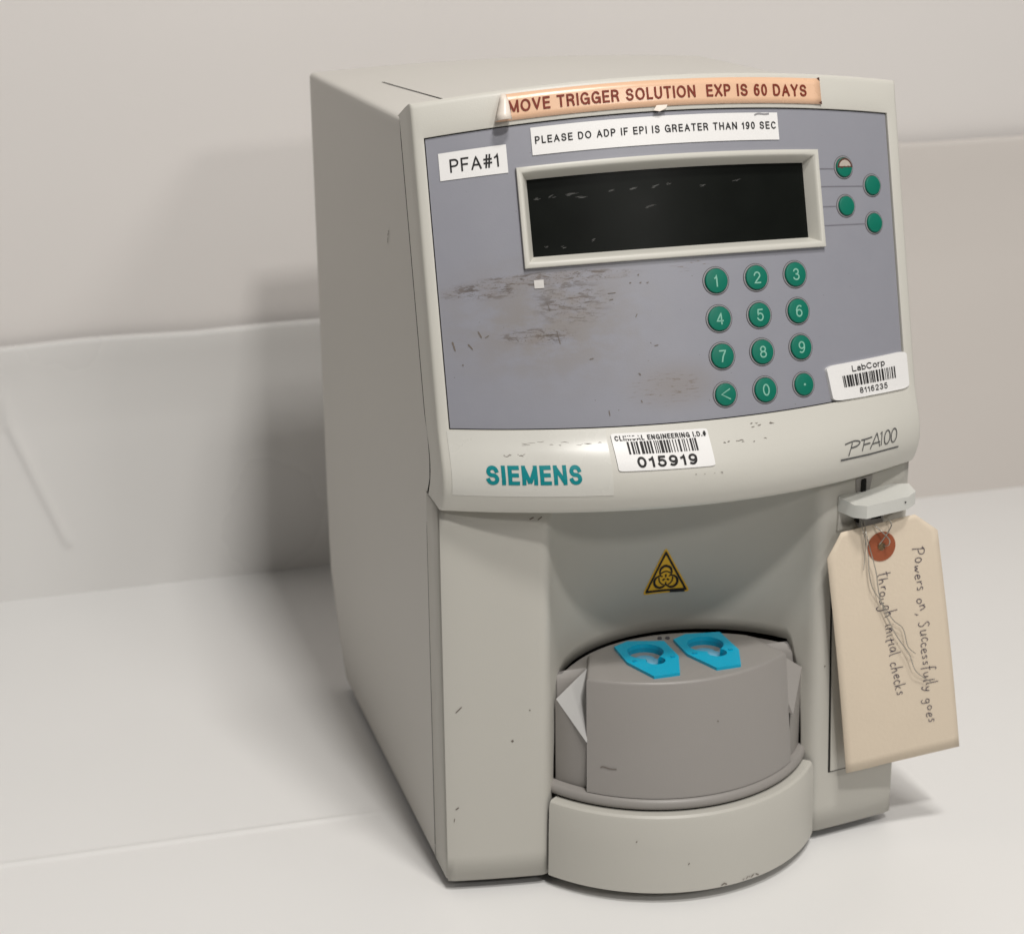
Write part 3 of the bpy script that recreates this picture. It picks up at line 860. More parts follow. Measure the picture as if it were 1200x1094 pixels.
# feet
for x in (-.105, .105):
    for y in (.035, .235):
        bm = bmesh.new(); bmesh.ops.create_cone(bm, cap_ends=True, segments=24, radius1=.009, radius2=.010, depth=G0 + .001)
        for v in bm.verts: v.co += Vector((x, y, (G0 + .001) / 2))
        link('foot', bm, M_foot, device)
bm = bmesh.new()   # underside
box(bm, -.1225, .1225, .0015, .255, G0 + .0008, G0 + .002)
link('bottom_plate', bm, M_dark, device)

# ---- keys
def key_frame(x, t):
    n = Sn(x, t); tx = (S(x + 1e-4, t) - S(x - 1e-4, t)).normalized(); ty = n.cross(tx).normalized()
    if ty.z < 0: ty = -ty
    return SO(x, t, MOFF), tx, ty, n
def lathe_at(bm, fr, prof, seg=36):
    P, tx, ty, n = fr; rings = []
    for r, h in prof:
        rings.append([bm.verts.new(P + (tx * cos(2 * pi * k / seg) + ty * sin(2 * pi * k / seg)) * r + n * h) for k in range(seg)])
    for a, b in zip(rings, rings[1:]):
        for k in range(seg): bm.faces.new((a[k], a[(k + 1) % seg], b[(k + 1) % seg], b[k]))
    bm.faces.new(rings[-1])
def make_key(x, t, rad, digit, name='key', label=None, worn=False):
    fr = key_frame(x, t)
    bm = bmesh.new()
    lathe_at(bm, fr, [(rad - .0003, .0001), (rad - .0003, .0009), (rad - .0005, .00115), (rad - .0008, .00125)])
    k = link(name, bm, M_green, device, smooth=True, angle=50, label=label)
    bm = bmesh.new(); lathe_at(bm, fr, [(rad + .0006, .00005), (rad + .0005, .0003), (rad + .0001, .00035), (rad + .0000, .0001)])
    link('key_surround', bm, M_keyrim, k, smooth=True, angle=50)
    bm = bmesh.new(); lathe_at(bm, fr, [(rad + .0009, .00004), (rad + .0006, .00010)])
    link('key_dark_ring', bm, M_keygap, k)  # flat dark ring round the key
    P, tx, ty, n = fr
    KF = lambda a, b, off=0.0: P + tx * a + ty * b + n * (.00125 + off)
    if digit and digit not in '<.':
        hh = .0029; ww = {'1': .0018}.get(digit, .0037)
        put_text('digit', digit, KF, (-ww / 2 - (.0004 if digit == '1' else 0), ww / 2 - (.0004 if digit == '1' else 0), -hh, hh), M_digit, k, w=.12, off=.0001)
    elif digit == '<':
        bm = bmesh.new(); ribbon(bm, [(.0022, .0026), (-.0024, .0002), (.0022, -.0024)], .0006, KF, .0001); link('arrow_mark', bm, M_digit, k)
    elif digit == '.':
        bm = bmesh.new(); bmesh.ops.create_circle(bm, cap_ends=True, segments=14, radius=.0006)
        for v in bm.verts: v.co = KF(v.co.x, v.co.y, .0001)
        link('dot_mark', bm, M_digit, k)
    if worn:
        r = rad - .0010
        def patch(r_, cut_, nm, mm, off):
            b_ = bmesh.new(); P2 = []
            a0 = math.asin(cut_ / r_)
            for i in range(25):
                a_ = a0 + (pi - 2 * a0) * i / 24; P2.append((r_ * cos(a_), r_ * sin(a_)))
            for i in range(1, 12):
                f = i / 12; xx = P2[24][0] + (P2[0][0] - P2[24][0]) * f; P2.append((xx, cut_ + random.uniform(-.0004, .0004)))
            b_.faces.new([b_.verts.new(KF(a_, b__, off)) for a_, b__ in P2])
            link(nm, b_, mm, k)
        patch(r + .0005, -.0002, 'worn_edge', M_wornedge, .00008); patch(r - .0004, .0006, 'worn_patch', M_worn, .00016)
    return k
KT = (.3082, .2921, .2762, .2598); KX = (.0129, .0344, .0561)
DG = ('123', '456', '789', '<0.')
for j in range(4):
    for i in range(3):
        d_ = DG[j][i]
        make_key(KX[i] + .0002 * (1.5 - j), KT[j], .0056 if d_ in '<.' else .0061, d_)
for i, (x, t) in enumerate(((.0901, .3549), (.1068, .3466), (.0897, .3373), (.1063, .3290))):
    make_key(x, t, .0050, None, 'function_key', label='half worn off round function key' if i == 0 else None, worn=(i == 0))
bm = bmesh.new()
for x1, t in ((.0845, .3543), (.1012, .3463), (.0843, .3373), (.1008, .3288)):
    ribbon(bm, [(DX1 + .0006 + (x1 - DX1) * i / 4, t) for i in range(5)], .00042, SO, MOFF + .00015)
link('key_line', bm, M_lineink, device)

# ---- stickers on the face
def PF(x, t, off=0.0): return SO(x, t, MOFF + off)
lab = sheet('white_label', PF, -.1145, -.0830, .3612, .3734, M_label, device, .0004, label='small white label with large black lettering')
put_text('lettering', 'PFA#1', PF, (-.1096, -.0868, .3643, .3702), M_black, lab, w=.13, off=.0006)
lab = sheet('long_white_label', PF, -.0710, .0541, .3673, .3791, M_label, device, .0005, nx=30, label='long narrow white label with one line of black capitals')
put_text('lettering', 'PLEASE DO ADP IF EPI IS GREATER THAN 190 SEC', PF, (-.0693, .0528, .3720, .3752), M_black, lab, w=.165, gap=.21, off=.0007)
bm = bmesh.new(); ribbon(bm, smooth_pts([(.0415, .3780), (.0435, .3786), (.047, .3784), (.0495, .3786)]), .0007, PF, .0007)
link('smudge', bm, M_keyrim, lab)
lab = sheet('paper_scrap', PF, -.0757, -.0712, .3106, .3142, M_scrap, device, .0004, nx=4, label='tiny torn white paper square')

# peach label with a peeling, curled left end
bm = bmesh.new(); rows_ = []
OX0, OX1, OT0, OT1 = -.0806, .0787, .3831, .3952
def OF(x, t, off=0.0):
    tt = t if t < ZTOP - .0022 else t
    return SO(x, tt, off)
xs_ = [OX0 + (OX1 - OX0) * i / 36 for i in range(37)]
rows_ = []
for j in range(5):
    t = OT0 + (OT1 - OT0) * j / 4
    row = []
    # curl: beyond x=OX0 the strip leaves the surface and rolls over; more at the bottom corner
    length = .0235 - .0165 * j / 4
    rad = .0016 + .0024 * (1 - j / 4)
    base = OF(OX0, t, .0004); n = Sn(OX0, t); tx = (S(OX0 + 1e-4, t) - S(OX0 - 1e-4, t)).normalized()
    for k in range(14, 0, -1):
        s_ = length * k / 14; flat = .0030 * (1 - .5 * j / 4)
        if s_ < flat: p = base - tx * s_ + n * (.0004 * (s_ / flat) ** 2)
        else:
            a_ = (s_ - flat) / rad
            p = base - tx * (flat + rad * sin(a_)) + n * (.0004 + rad * (1 - cos(a_)))
        row.append(p)
    for x in xs_:
        wv = .00018 * max(0, noise.noise(Vector((x * 160, t * 300, 1)))) + (.0005 * max(0, 1 - abs(x - OX1) / .004))
        row.append(OF(x, t, .0004 + wv))
    rows_.append(row)
grid(bm, rows_)
bm.faces.ensure_lookup_table()
for q_, f in enumerate(bm.faces):
    if q_ % 50 < 8: f.material_index = 1
peach = link('peach_label', bm, [M_orange, M_orangeback], device, smooth=True, label='peach warning strip with its left end peeling and curled')
sm = peach.modifiers.new('thickness', 'SOLIDIFY'); sm.thickness = 0.00016; sm.offset = -1
put_text('lettering', 'MOVE TRIGGER SOLUTION  EXP IS 60 DAYS', OF, (-.0803, .0708, .3865, .3921), M_brownink, peach, w=.168, gap=.15, off=.0009)
bm = bmesh.new()
for q in ([(-.0115, .3812), (-.0095, .3836), (-.0040, .3836), (-.0052, .3818), (-.0085, .3806)],):
    bm.faces.new([bm.verts.new(SO(a_, b_, .0009 + .0009 * (b_ < .382))) for a_, b_ in q])
link('torn_flap', bm, M_orangeback, peach)
bm = bmesh.new()
for q in ([(.0785, .3958), (.0770, .3954), (.0786, .3940)], [(.0788, .3845), (.0772, .3838), (.0789, .3828)]):
    bm.faces.new([bm.verts.new(SO(a_, b_, .0012)) for a_, b_ in q])
link('lifted_corner', bm, M_wornedge, peach)

# barcode label bottom right, overlapping overlay and frame
qm = quadmap(lambda x, z, o: face_any(x, z, o), [(.0712, .2502), (.1200, .2488), (.1195, .2668), (.0685, .2662)])
lab = sheet('round_cornered_label', lambda a, b, o: qm(a, b, o), 0, 1, 0, 1, M_label, device, .0009, nx=14, r=.10, label='white barcode label at the lower right of the panel', th=.0022)
put_text('lettering', 'LabCorp', qm, (.29, .70, .73, .90), M_black, lab, w=.165, gap=.10, off=.0011)
bm = bmesh.new(); bars(bm, qm, .16, .84, .34, .66, .0011, 3, 40); link('barcode', bm, M_black, lab)
put_text('lettering', '8116235', qm, (.34, .70, .11, .27), M_black, lab, w=.165, gap=.17, off=.0011)

# hood stickers
Hq = quadmap(HdO, [(-.1212, .2196), (-.0487, .2196), (-.0490, .2490), (-.1214, .2490)])
clear = sheet('nameplate_sticker', Hq, 0, 1, 0, 1, M_clear, device, .00025, nx=20, ny=14, label='pale glossy maker sticker with teal capitals', th=.0002)
put_text('lettering', 'SIEMENS', HdO, (-.1062, -.0631, .2254, .2342), M_teal, clear, w=.205, gap=.12, off=.00045)
Hc = quadmap(HdO, [(-.0458, .2306), (.0014, .2301), (.0004, .2464), (-.0470, .2470)])
lab = sheet('asset_label', Hc, 0, 1, 0, 1, M_label, device, .0006, nx=16, r=.05, label='white asset barcode label on the hood', th=.0004)
put_text('lettering', 'CLINICAL ENGINEERING I.D.#', Hc, (.03, .975, .79, .93), M_black, lab, w=.20, gap=.17, off=.0008)
bm = bmesh.new(); bars(bm, Hc, .14, .86, .43, .76, .0008, 9, 34); link('barcode', bm, M_black, lab)
put_text('lettering', '015919', Hc, (.20, .82, .08, .36), M_black, lab, w=.21, gap=.16, off=.0008)
bm = bmesh.new(); ribbon(bm, [(.12, .855), (.16, .87), (.2, .86), (.25, .875), (.29, .86)], [.02, .07, .06, .075, .02], Hc, .00095); link('rubbed_patch', bm, M_label, lab)

# model lettering drawn in thin slanted strokes
bm = bmesh.new()
LX0, LX1, LZ0, LZ1 = .0742, .1082, .2252, .2325
def LF(a, b, off=0.0): return HdO(LX0 + a * (LX1 - LX0), LZ0 + b * (LZ1 - LZ0), off)
wS = .018
def stroke(pts, w=None, k=5): 
    P = smooth_pts(pts, k) if k else pts
    # width is in a-units: use an isotropic space
    asp = (LX1 - LX0) / (LZ1 - LZ0)
    def F(a, b, o): return LF(a, b * asp, o)
    ribbon(bm, [(x, y / asp) for x, y in P], w or wS, F, .0003)
stroke([(.045, -.10), (.125, .70)], k=0); stroke([(-.01, .70), (.17, .80), (.265, .66), (.21, .46), (.095, .40)])
stroke([(.30, .02), (.355, .74)], k=0); stroke([(.29, .74), (.40, .75), (.50, .79)]); stroke([(.33, .42), (.455, .44)], k=0)
stroke([(.45, .02), (.60, .97)], k=0); stroke([(.60, .97), (.635, .04)], k=0); stroke([(.50, .34), (.645, .36)], k=0)
stroke([(.665, .85), (.70, .98), (.665, .08)], k=0)
for cx in (.79, .925):
    stroke([(cx + .055 * cos(radians(t)) + .02 * sin(radians(t)), .52 + .44 * sin(radians(t))) for t in range(0, 375, 15)], k=0)
stroke([(-.10, -.28), (.4, -.33), (1.02, -.36)], .026, k=0)
link('model_lettering', bm, M_greyink, device)

# grime strokes on hood and panel edge
bm = bmesh.new(); rnd = random.Random(5)
for x0, x1, z, n, l in ((-.096, -.080, .2438, 4, .005), (-.076, -.050, .2432, 6, .005), (-.098, -.088, .2385, 8, .003), (.006, .030, .2392, 8, .003), (.02, .04, .2457, 6, .003), (-.01, .012, .2270, 5, .002), (-.052, -.04, .2415, 3, .002)):
    for k in range(n):
        x = rnd.uniform(x0, x1); zz = z + rnd.gauss(0, .0005); ll = l * rnd.uniform(.15, .8)
        ribbon(bm, [(x, zz), (x + ll * .5, zz + rnd.uniform(-.0003, .0003)), (x + ll, zz + rnd.uniform(-.0003, .0003))], [.0001, .00035 * rnd.uniform(.5, 1.3), .0001], HdO, .0003)
add_marks(front_bezel, bm, M_grime)
bm = bmesh.new()
for x, t, dx, dt, w in ((-.1155, .2893, .0008, -.003, .0009), (-.1150, .2870, .0006, -.002, .0008), (-.1085, .2880, .002, -.0025, .0008), (-.1035, .2935, .0015, -.003, .0007), (-.1005, .2905, .002, .001, .0005), (-.1118, .2790, .0005, -.0005, .0008),
                        (-.0706, .3045, .0012, -.004, .0003), (-.0672, .2920, .0012, -.006, .0004),
                        (-.0415, .3063, .004, .0002, .0004), (-.0410, .3035, .002, .0003, .0004), (-.0305, .3100, .001, .0003, .0006), (-.0255, .3098, .001, .0003, .0006), (-.022, .3096, .001, .0003, .0006), (-.0260, .3130, .0006, .0006, .0007), (-.0290, .2955, .001, .0015, .0005),
                        (-.0210, .2830, .002, .0002, .0005), (-.0530, .2790, .002, .0004, .0005), (-.030, .272, .001, -.001, .0007), (-.046, .2570, .0003, -.0025, .0006), (-.03, .2605, .0005, -.001, .0007)):
    ribbon(bm, smooth_pts([(x, t), (x + dx * .5, t + dt * .45), (x + dx, t + dt)], 3), [w * .3] + [w * rnd.uniform(.5, 1) for _ in range(5)] + [w * .3], PF, .0002)
add_marks(panel, bm, M_grime)
# small nicks on case and pillar
bm = bmesh.new()
SF = lambda a, b, off=0.0: Vector((-HW - .0004 - off, a, b))
for y, z, dy, dz in ((.092, .326, .002, -.0015), (.094, .3235, .0005, -.003), (.0925, .3265, -.001, .001)):
    ribbon(bm, [(y, z), (y + dy, z + dz)], .0008, SF)
add_marks(case_o, bm, M_grime)
bm = bmesh.new()
FF = lambda a, b, off=0.0: Vector((a, front_y(a) - .0008, b))
for x, z, dx, dz, w in ((-.1195, .101, .003, .003, .0005), (-.1205, .047, .0015, .0012, .0006), (-.1215, .040, .0003, .002, .0004), (-.092, .0832, .0008, .0008, .0011), (-.083, .1000, .0006, 0, .0008), (-.082, .2015, .002, .0010, .0007), (-.078, .201, .002, .0015, .0006),
                        (.078, .102, .0006, .0006, .0008)):
    ribbon(bm, [(x, z), (x + dx, z + dz)], w, FF)
add_marks(housing, bm, M_grime)
# scuffs along plinth foot
bm = bmesh.new()
PLF = lambda a, b, off=0.0: Vector((.0918 * sin(a), BCY - .0918 * cos(a), b))
for k in range(7):
    a_ = rnd.uniform(.05, .30); ribbon(bm, [(a_, .0075 + rnd.uniform(0, .0012)), (a_ + rnd.uniform(.005, .03), .0075 + rnd.uniform(0, .0015))], .0007, PLF)
for a_, b_ in ((-.42, .0355), (-.13, .0225)): ribbon(bm, [(a_, b_), (a_ + .008, b_ + .0005)], .0008, PLF)
add_marks(plinth_o, bm, M_grime)

# ---- biohazard sticker in the hollow
def RF(x, z, off=0.0):
    y = rec(x); n = Vector((-x, RCY - y, 0)).normalized(); return Vector((x, y, z)) + n * (off + .0007)
bm = bmesh.new()
cxh, zb_, zt_, hw_ = .0062, .1352, .1608, .0132
def tri(s):      # rounded triangle scaled about its centroid
    zc = zb_ + (zt_ - zb_) / 3
    base = [(cxh - hw_, zb_), (cxh + hw_, zb_), (cxh, zt_)]
    return [(cxh + (x - cxh) * s, zc + (z - zc) * s) for x, z in base]
def rtri(s, r, n=5):
    T_ = tri(s); out = []
    for i in range(3):
        p0 = Vector(T_[i]); a_ = (Vector(T_[i - 1]) - p0).normalized(); b_ = (Vector(T_[(i + 1) % 3]) - p0).normalized()
        pa, pb = p0 + a_ * r, p0 + b_ * r
        for k in range(n + 1):
            t = k / n; q = pa * (1 - t) ** 2 + p0 * 2 * t * (1 - t) + pb * t * t; out.append((q.x, q.y))
    return out
def fillpoly(bm, P, F, off, lim=.0025):
    Q = []
    for a, b in zip(P, P[1:] + P[:1]):
        m_ = int(hypot(b[0] - a[0], b[1] - a[1]) / lim) + 1
        for k in range(m_): Q.append((a[0] + (b[0] - a[0]) * k / m_, a[1] + (b[1] - a[1]) * k / m_))
    c = (sum(p[0] for p in Q) / len(Q), sum(p[1] for p in Q) / len(Q))
    prev = [bm.verts.new(F(*c, off))] * len(Q)
    for f in (.2, .4, .6, .8, 1.0):
        cur = [bm.verts.new(F(c[0] + (p[0] - c[0]) * f, c[1] + (p[1] - c[1]) * f, off)) for p in Q]
        for k in range(len(Q)):
            k2 = (k + 1) % len(Q)
            if prev[0] is prev[1]: bm.faces.new((prev[0], cur[k], cur[k2]))
            else: bm.faces.new((prev[k], prev[k2], cur[k2], cur[k]))
        prev = cur
fillpoly(bm, rtri(1.0, .0022), RF, .0002)
hz = link('hazard_sticker', bm, M_yellow, device, label='yellow biohazard warning triangle')
bm = bmesh.new()
def bandpoly(bm, A_, B_, F, off):
    a_ = [bm.verts.new(F(p[0], p[1], off)) for p in A_]; b_ = [bm.verts.new(F(p[0], p[1], off)) for p in B_]
    for k in range(len(A_)):
        k2 = (k + 1) % len(A_); bm.faces.new((a_[k], a_[k2], b_[k2], b_[k]))
def dens(P):
    out = []
    for a, b in zip(P, P[1:] + P[:1]):
        for k in range(4): out.append((a[0] + (b[0] - a[0]) * k / 4, a[1] + (b[1] - a[1]) * k / 4))
    return out
bandpoly(bm, dens(rtri(.90, .0012)), dens(rtri(.755, .0008)), RF, .0004)
zc = zb_ + (zt_ - zb_) / 3 - .0003
def arc(cx, cz, r, a0, a1, w, taper=False):
    n = 26
    P = [(cx + r * cos(radians(a0 + (a1 - a0) * k / n)), cz + r * sin(radians(a0 + (a1 - a0) * k / n))) for k in range(n + 1)]
    ws = [w * (.35 + .65 * sin(pi * k / n)) if taper else w for k in range(n + 1)]
    ribbon(bm, P, ws, RF, .0004)
for a in (90, 210, 330):
    cx, cz = cxh + .0036 * cos(radians(a)), zc + .0036 * sin(radians(a))
    arc(cx, cz, .0026, a + 25 - 180 + 28 , a - 25 + 180 - 28 , .0013, True) if False else arc(cx, cz, .0033, a - 146, a + 146, .0014, True)
for a in (90, 210, 330): arc(cxh, zc, .0038, a - 42, a + 42, .0007)
for a in (90, 210, 330):
    ribbon(bm, [(cxh + .0006 * cos(radians(a)), zc + .0006 * sin(radians(a))), (cxh + .0022 * cos(radians(a)), zc + .0022 * sin(radians(a)))], .0009, RF, .0004)
link('hazard_symbol', bm, M_black, hz)
bm = bmesh.new(); ribbon(bm, [(.0085, .1360), (.0165, .1360)], .0013, RF, .0006); link('fine_print', bm, M_black, hz)

# ---- lever handle at the right pillar with its slot
def PX(x, z, off=0.0): return Vector((x, front_y(x) - off - .0006, z))
bm = bmesh.new(); prism(bm, [(.0815, .1775), (.1215, .1815), (.1215, .1935), (.0825, .1930)], lambda p, k: PX(p[0], p[1], .0016 * k - .0004 + .0004 * k))
lever_plate = link('lever_plate', bm, M_front, device)
bm = bmesh.new(); prism(bm, [(.0925, .1955), (.1005, .1965), (.1020, .2045), (.0920, .2035)], lambda p, k: PX(p[0], p[1], .0008 * k - .0002)); slotp = link('slot_plate', bm, M_turret, device)
bm = bmesh.new(); prism(bm, [(.0950, .1945), (.0978, .195), (.0978, .2030), (.0952, .2028)], lambda p, k: PX(p[0], p[1], .0014 * k + .0002)); link('slot', bm, M_dark, slotp)
bm = bmesh.new()
hp = [(.0818, -.0085), (.0850, -.0205), (.0900, -.0245), (.1150, -.0205), (.1218, -.0150), (.1225, -.0060), (.1100, -.0010)]
def hf(p, k): 
    z0 = .1878 + (p[0] - .082) * .045
    return (p[0], p[1], z0 + (.0080 if k else 0) - (.0012 if (k and p[1] < -.012) else 0))
prism(bm, hp, hf); bevel(bm, .0013, 3)
lever = link('lever_handle', bm, M_handle, device, smooth=True, angle=40)
bm = bmesh.new(); bmesh.ops.create_circle(bm, cap_ends=True, segments=12, radius=.0005)
for v in bm.verts: v.co = Vector((.1130 + v.co.x, -.0213 , .1935 + v.co.y))
link('pinhole', bm, M_dark, lever)
bm = bmesh.new(); box(bm, .0925, .1060, -.0125, -.0015, .1785, .1880); bevel(bm, .0006, 1)
stem_ = link('lever_stem', bm, M_turret, lever)
bm = bmesh.new(); box(bm, .0915, .0955, -.0118, -.0030, .1815, .1865); box(bm, .0985, .1040, -.0132, -.0100, .1832, .1868); link('lever_catch', bm, M_dark, lever)

# ---- small service door low on the right pillar
bm = bmesh.new(); prism(bm, [(.0832, .0395), (.1170, .0395), (.1170, .1500), (.0797, .1500)], lambda p, k: PX(p[0], p[1], .0009 * k - .0006)); dj = link('door_joint', bm, M_dark, device)
bm = bmesh.new(); prism(bm, [(.0842, .0404), (.1160, .0404), (.1160, .1490), (.0807, .1490)], lambda p, k: PX(p[0], p[1], .0013 * k - .0004)); bevel(bm, .0003, 1)
link('service_door', bm, M_front, device)

# ------------------------------------------------------------------ manila tag hanging from the lever
tag = thing('hang_tag', 'manila tag with brown ring and handwriting, wired to the white lever', 'tag', (.104, -.014, .170))
TO = Vector(tag.location)
def TAGW(x, z, off=0.0):
    """tag sheet: hangs almost vertical, bottom right corner lifting a little towards the viewer"""
    f = (.18 - z) / .14
    y = -.0148 - .0030 * f - .0020 * sin(pi * max(0, min(1, f))) - .05 * max(0, x - .112) * (.3 + .7 * f) + .0025 * max(0, (.100 - x) / .03) * f
    return Vector((x, y - off, z))
def TAG(x, z, off=0.0): return TAGW(x, z, off) - TO
tq = [(.0893, .0428), (.1548, .0508), (.1362, .1735), (.0738, .1650)]
# outline with clipped top corners
outl = [(.0893, .0428), (.1538, .0502), (.1352, .1742), (.1222, .1838), (.0811, .1786), (.0735, .1654)]
bm = bmesh.new()
NXT, NZT = 16, 24
def edge_at(f, left):
    # walk from the bottom (f=0) to the top (f=1)
    P = [outl[0], outl[5], outl[4]] if left else [outl[1], outl[2], outl[3]]
    br = .905
    if f < br: g = f / br; a_, b_ = P[0], P[1]
    else: g = (f - br) / (1 - br); a_, b_ = P[1], P[2]
    return a_[0] + (b_[0] - a_[0]) * g, a_[1] + (b_[1] - a_[1]) * g
fsr = [.905 * k / 20 for k in range(21)] + [.905 + .095 * k / 4 for k in range(1, 5)]
rows_ = []
for f in fsr:
    l, r = edge_at(f, True), edge_at(f, False)
    rows_.append([TAG(l[0] + (r[0] - l[0]) * i / NXT, l[1] + (r[1] - l[1]) * i / NXT) for i in range(NXT + 1)])
grid(bm, rows_)
card = link('card', bm, M_manila, tag, smooth=True)
sm = card.modifiers.new('thickness', 'SOLIDIFY'); sm.thickness = .0005; sm.offset = 0
HC = (.1036, .1688)
bm = bmesh.new()
for r0, r1 in ((.0021, .0078),):
    n = 40
    a_ = [bm.verts.new(TAG(HC[0] + r0 * cos(2 * pi * k / n), HC[1] + r0 * sin(2 * pi * k / n), .0006)) for k in range(n)]
    m_ = [bm.verts.new(TAG(HC[0] + r1 * cos(2 * pi * k / n), HC[1] + r1 * sin(2 * pi * k / n), .0006)) for k in range(n)]
    o_ = [bm.verts.new(TAG(HC[0] + r1 * cos(2 * pi * k / n), HC[1] + r1 * sin(2 * pi * k / n), .0002)) for k in range(n)]
    for k in range(n):
        k2 = (k + 1) % n; bm.faces.new((a_[k], a_[k2], m_[k2], m_[k])); bm.faces.new((m_[k], m_[k2], o_[k2], o_[k]))
ringo = link('reinforcement_ring', bm, M_ring, tag)
bm = bmesh.new(); fillpoly(bm, [(HC[0] + .0020 * cos(2 * pi * k / 20), HC[1] + .0020 * sin(2 * pi * k / 20)) for k in range(20)], TAG, .0005)
link('punched_hole', bm, mat('hole_shadow', (.16, .11, .06), .9, .1), tag)

# handwriting: a small stroke alphabet (x right, y up; x-height 1, ascender 2)
HWR = {
 'P': (1.3, [[(.15, -.1), (.35, 2.0)], [(.0, 1.75), (.6, 2.15), (1.15, 1.85), (1.05, 1.2), (.35, .95)]]),
 'o': (1.0, [[(.75, .9), (.35, 1.0), (.1, .55), (.3, .08), (.7, .15), (.85, .6), (.6, .98)]]),
 'w': (1.2, [[(.05, .95), (.2, .1), (.55, .75), (.75, .08), (1.1, 1.0)]]),
 'e': (.9, [[(.1, .5), (.7, .65), (.55, 1.0), (.2, .85), (.1, .4), (.35, .05), (.85, .2)]]),
 'r': (.75, [[(.1, 1.0), (.2, .0)], [(.18, .6), (.4, .95), (.7, .9)]]),
 's': (.8, [[(.65, .9), (.3, 1.0), (.2, .7), (.55, .45), (.5, .08), (.1, .1)]]),
 'n': (1.0, [[(.1, 1.0), (.15, .0)], [(.15, .6), (.5, 1.0), (.7, .7), (.85, .05)]]),
 ',': (.5, [[(.2, .15), (.25, -.1), (.05, -.45)]]),
 'S': (1.1, [[(.95, 1.75), (.55, 2.05), (.2, 1.65), (.55, 1.1), (.8, .6), (.5, .0), (.05, .2)]]),
 'u': (1.0, [[(.1, 1.0), (.15, .25), (.4, .02), (.75, .3), (.8, 1.0)], [(.8, .9), (.9, .0)]]),
 'c': (.8, [[(.7, .85), (.35, 1.0), (.1, .5), (.35, .03), (.75, .2)]]),
 'f': (.8, [[(.8, 1.9), (.5, 2.05), (.35, 1.5), (.3, -.6)], [(.05, .95), (.7, 1.0)]]),
 'l': (.5, [[(.25, 2.1), (.2, .2), (.42, .02)]]),
 'y': (1.0, [[(.1, 1.0), (.3, .2), (.7, .3)], [(.85, 1.0), (.6, -.4), (.2, -.9), (.05, -.5)]]),
 'g': (1.0, [[(.75, .9), (.35, 1.0), (.1, .5), (.35, .1), (.75, .4)], [(.8, 1.0), (.7, -.5), (.3, -.95), (.05, -.6)]]),
 't': (.8, [[(.4, 1.9), (.3, .3), (.55, .02)], [(.0, 1.25), (.85, 1.4)]]),
 'h': (1.0, [[(.2, 2.1), (.1, .0)], [(.12, .6), (.5, 1.0), (.7, .7), (.85, .02)]]),
 'i': (.5, [[(.2, 1.0), (.2, .1), (.4, .02)], [(.25, 1.45), (.27, 1.55)]]),
 'a': (1.0, [[(.75, .9), (.35, 1.0), (.1, .5), (.35, .05), (.75, .4), (.78, 1.0)], [(.78, .9), (.9, .02)]]),
 'k': (.9, [[(.2, 2.0), (.1, .0)], [(.75, 1.0), (.18, .5), (.8, .02)]]),
 ' ': (.75, []),
}
def handwrite(bm, textline, path, size, seed, width=.00085):
    """letters run along path (list of 2D points); up = left normal rotated for top-down lines"""
    rnd = random.Random(seed)
    tot = sum(HWR[c][0] for c in textline)
    seg = []; acc = 0
    for a_, b_ in zip(path, path[1:]):
        l = hypot(b_[0] - a_[0], b_[1] - a_[1]); seg.append((acc, l, a_, b_)); acc += l
    adv = acc / tot; s = 0
    def at(d):
        for st, l, a_, b_ in seg:
            if d <= st + l or (st, l, a_, b_) == seg[-1]:
                f = (d - st) / l; return (a_[0] + (b_[0] - a_[0]) * f, a_[1] + (b_[1] - a_[1]) * f), ((b_[0] - a_[0]) / l, (b_[1] - a_[1]) / l)
    for c in textline:
        wd, strokes = HWR[c]; jit = rnd.uniform(-.28, .28); sc_ = rnd.uniform(.75, 1.25); lean = rnd.uniform(-.1, .35)
        for st in strokes:
            P = []
            for x, y in smooth_pts(st, 5):
                o_, d_ = at(s + (x * .82 + lean * y * .4) * adv); up2 = (-d_[1], d_[0])     # left of travel; top-down travel -> right of the page
                yy = (y * sc_ + jit) * size; P.append((o_[0] + up2[0] * yy, o_[1] + up2[1] * yy))
            ws = [width * rnd.uniform(.75, 1.15) for _ in P]
            ribbon(bm, P, ws, TAG, .00055)
        s += wd * adv
bm = bmesh.new()
handwrite(bm, 'Powers on, Successfully goes', [(.1215, .1660), (.1245, .1400), (.1282, .1100), (.1345, .0660)], .0030, 3, .00042)
handwrite(bm, 'through initial checks', [(.1020, .1545), (.1045, .1350), (.1090, .1120), (.1150, .0840)], .0032, 8, .00042)
link('handwriting', bm, M_pen, tag)

# wire
def W3(x, z, off): return TAGW(x, z, off) - TO
bm = bmesh.new()
def wire(pts, r=.00032):
    P = []
    tube(bm, smooth_pts([tuple(W3(*p)) for p in pts], 6), r)
wire([(HC[0], HC[1], -.001), (HC[0] + .0022, HC[1] + .0012, .003), (HC[0] + .002, HC[1] + .005, .005), (HC[0] - .002, HC[1] + .0095, .004), (.0985, .1812, .0015)])
wire([(HC[0] - .0015, HC[1] + .0005, -.001), (HC[0] - .0020, HC[1] + .003, .003), (HC[0] + .0035, HC[1] + .012, .004), (HC[0] + .0015, .1845, .001)])
wire([(.0935, .1845, -.004), (.0920, .1800, .002), (.0930, .1735, .004), (.0952, .1640, .003), (.0958, .1570, .0025), (.0978, .1480, .003), (.1030, .1400, .003), (.1100, .1292, .003), (.1160, .1235, .0025), (.1190, .1135, .003), (.1236, .1108 - .002, .0025)], .00026)
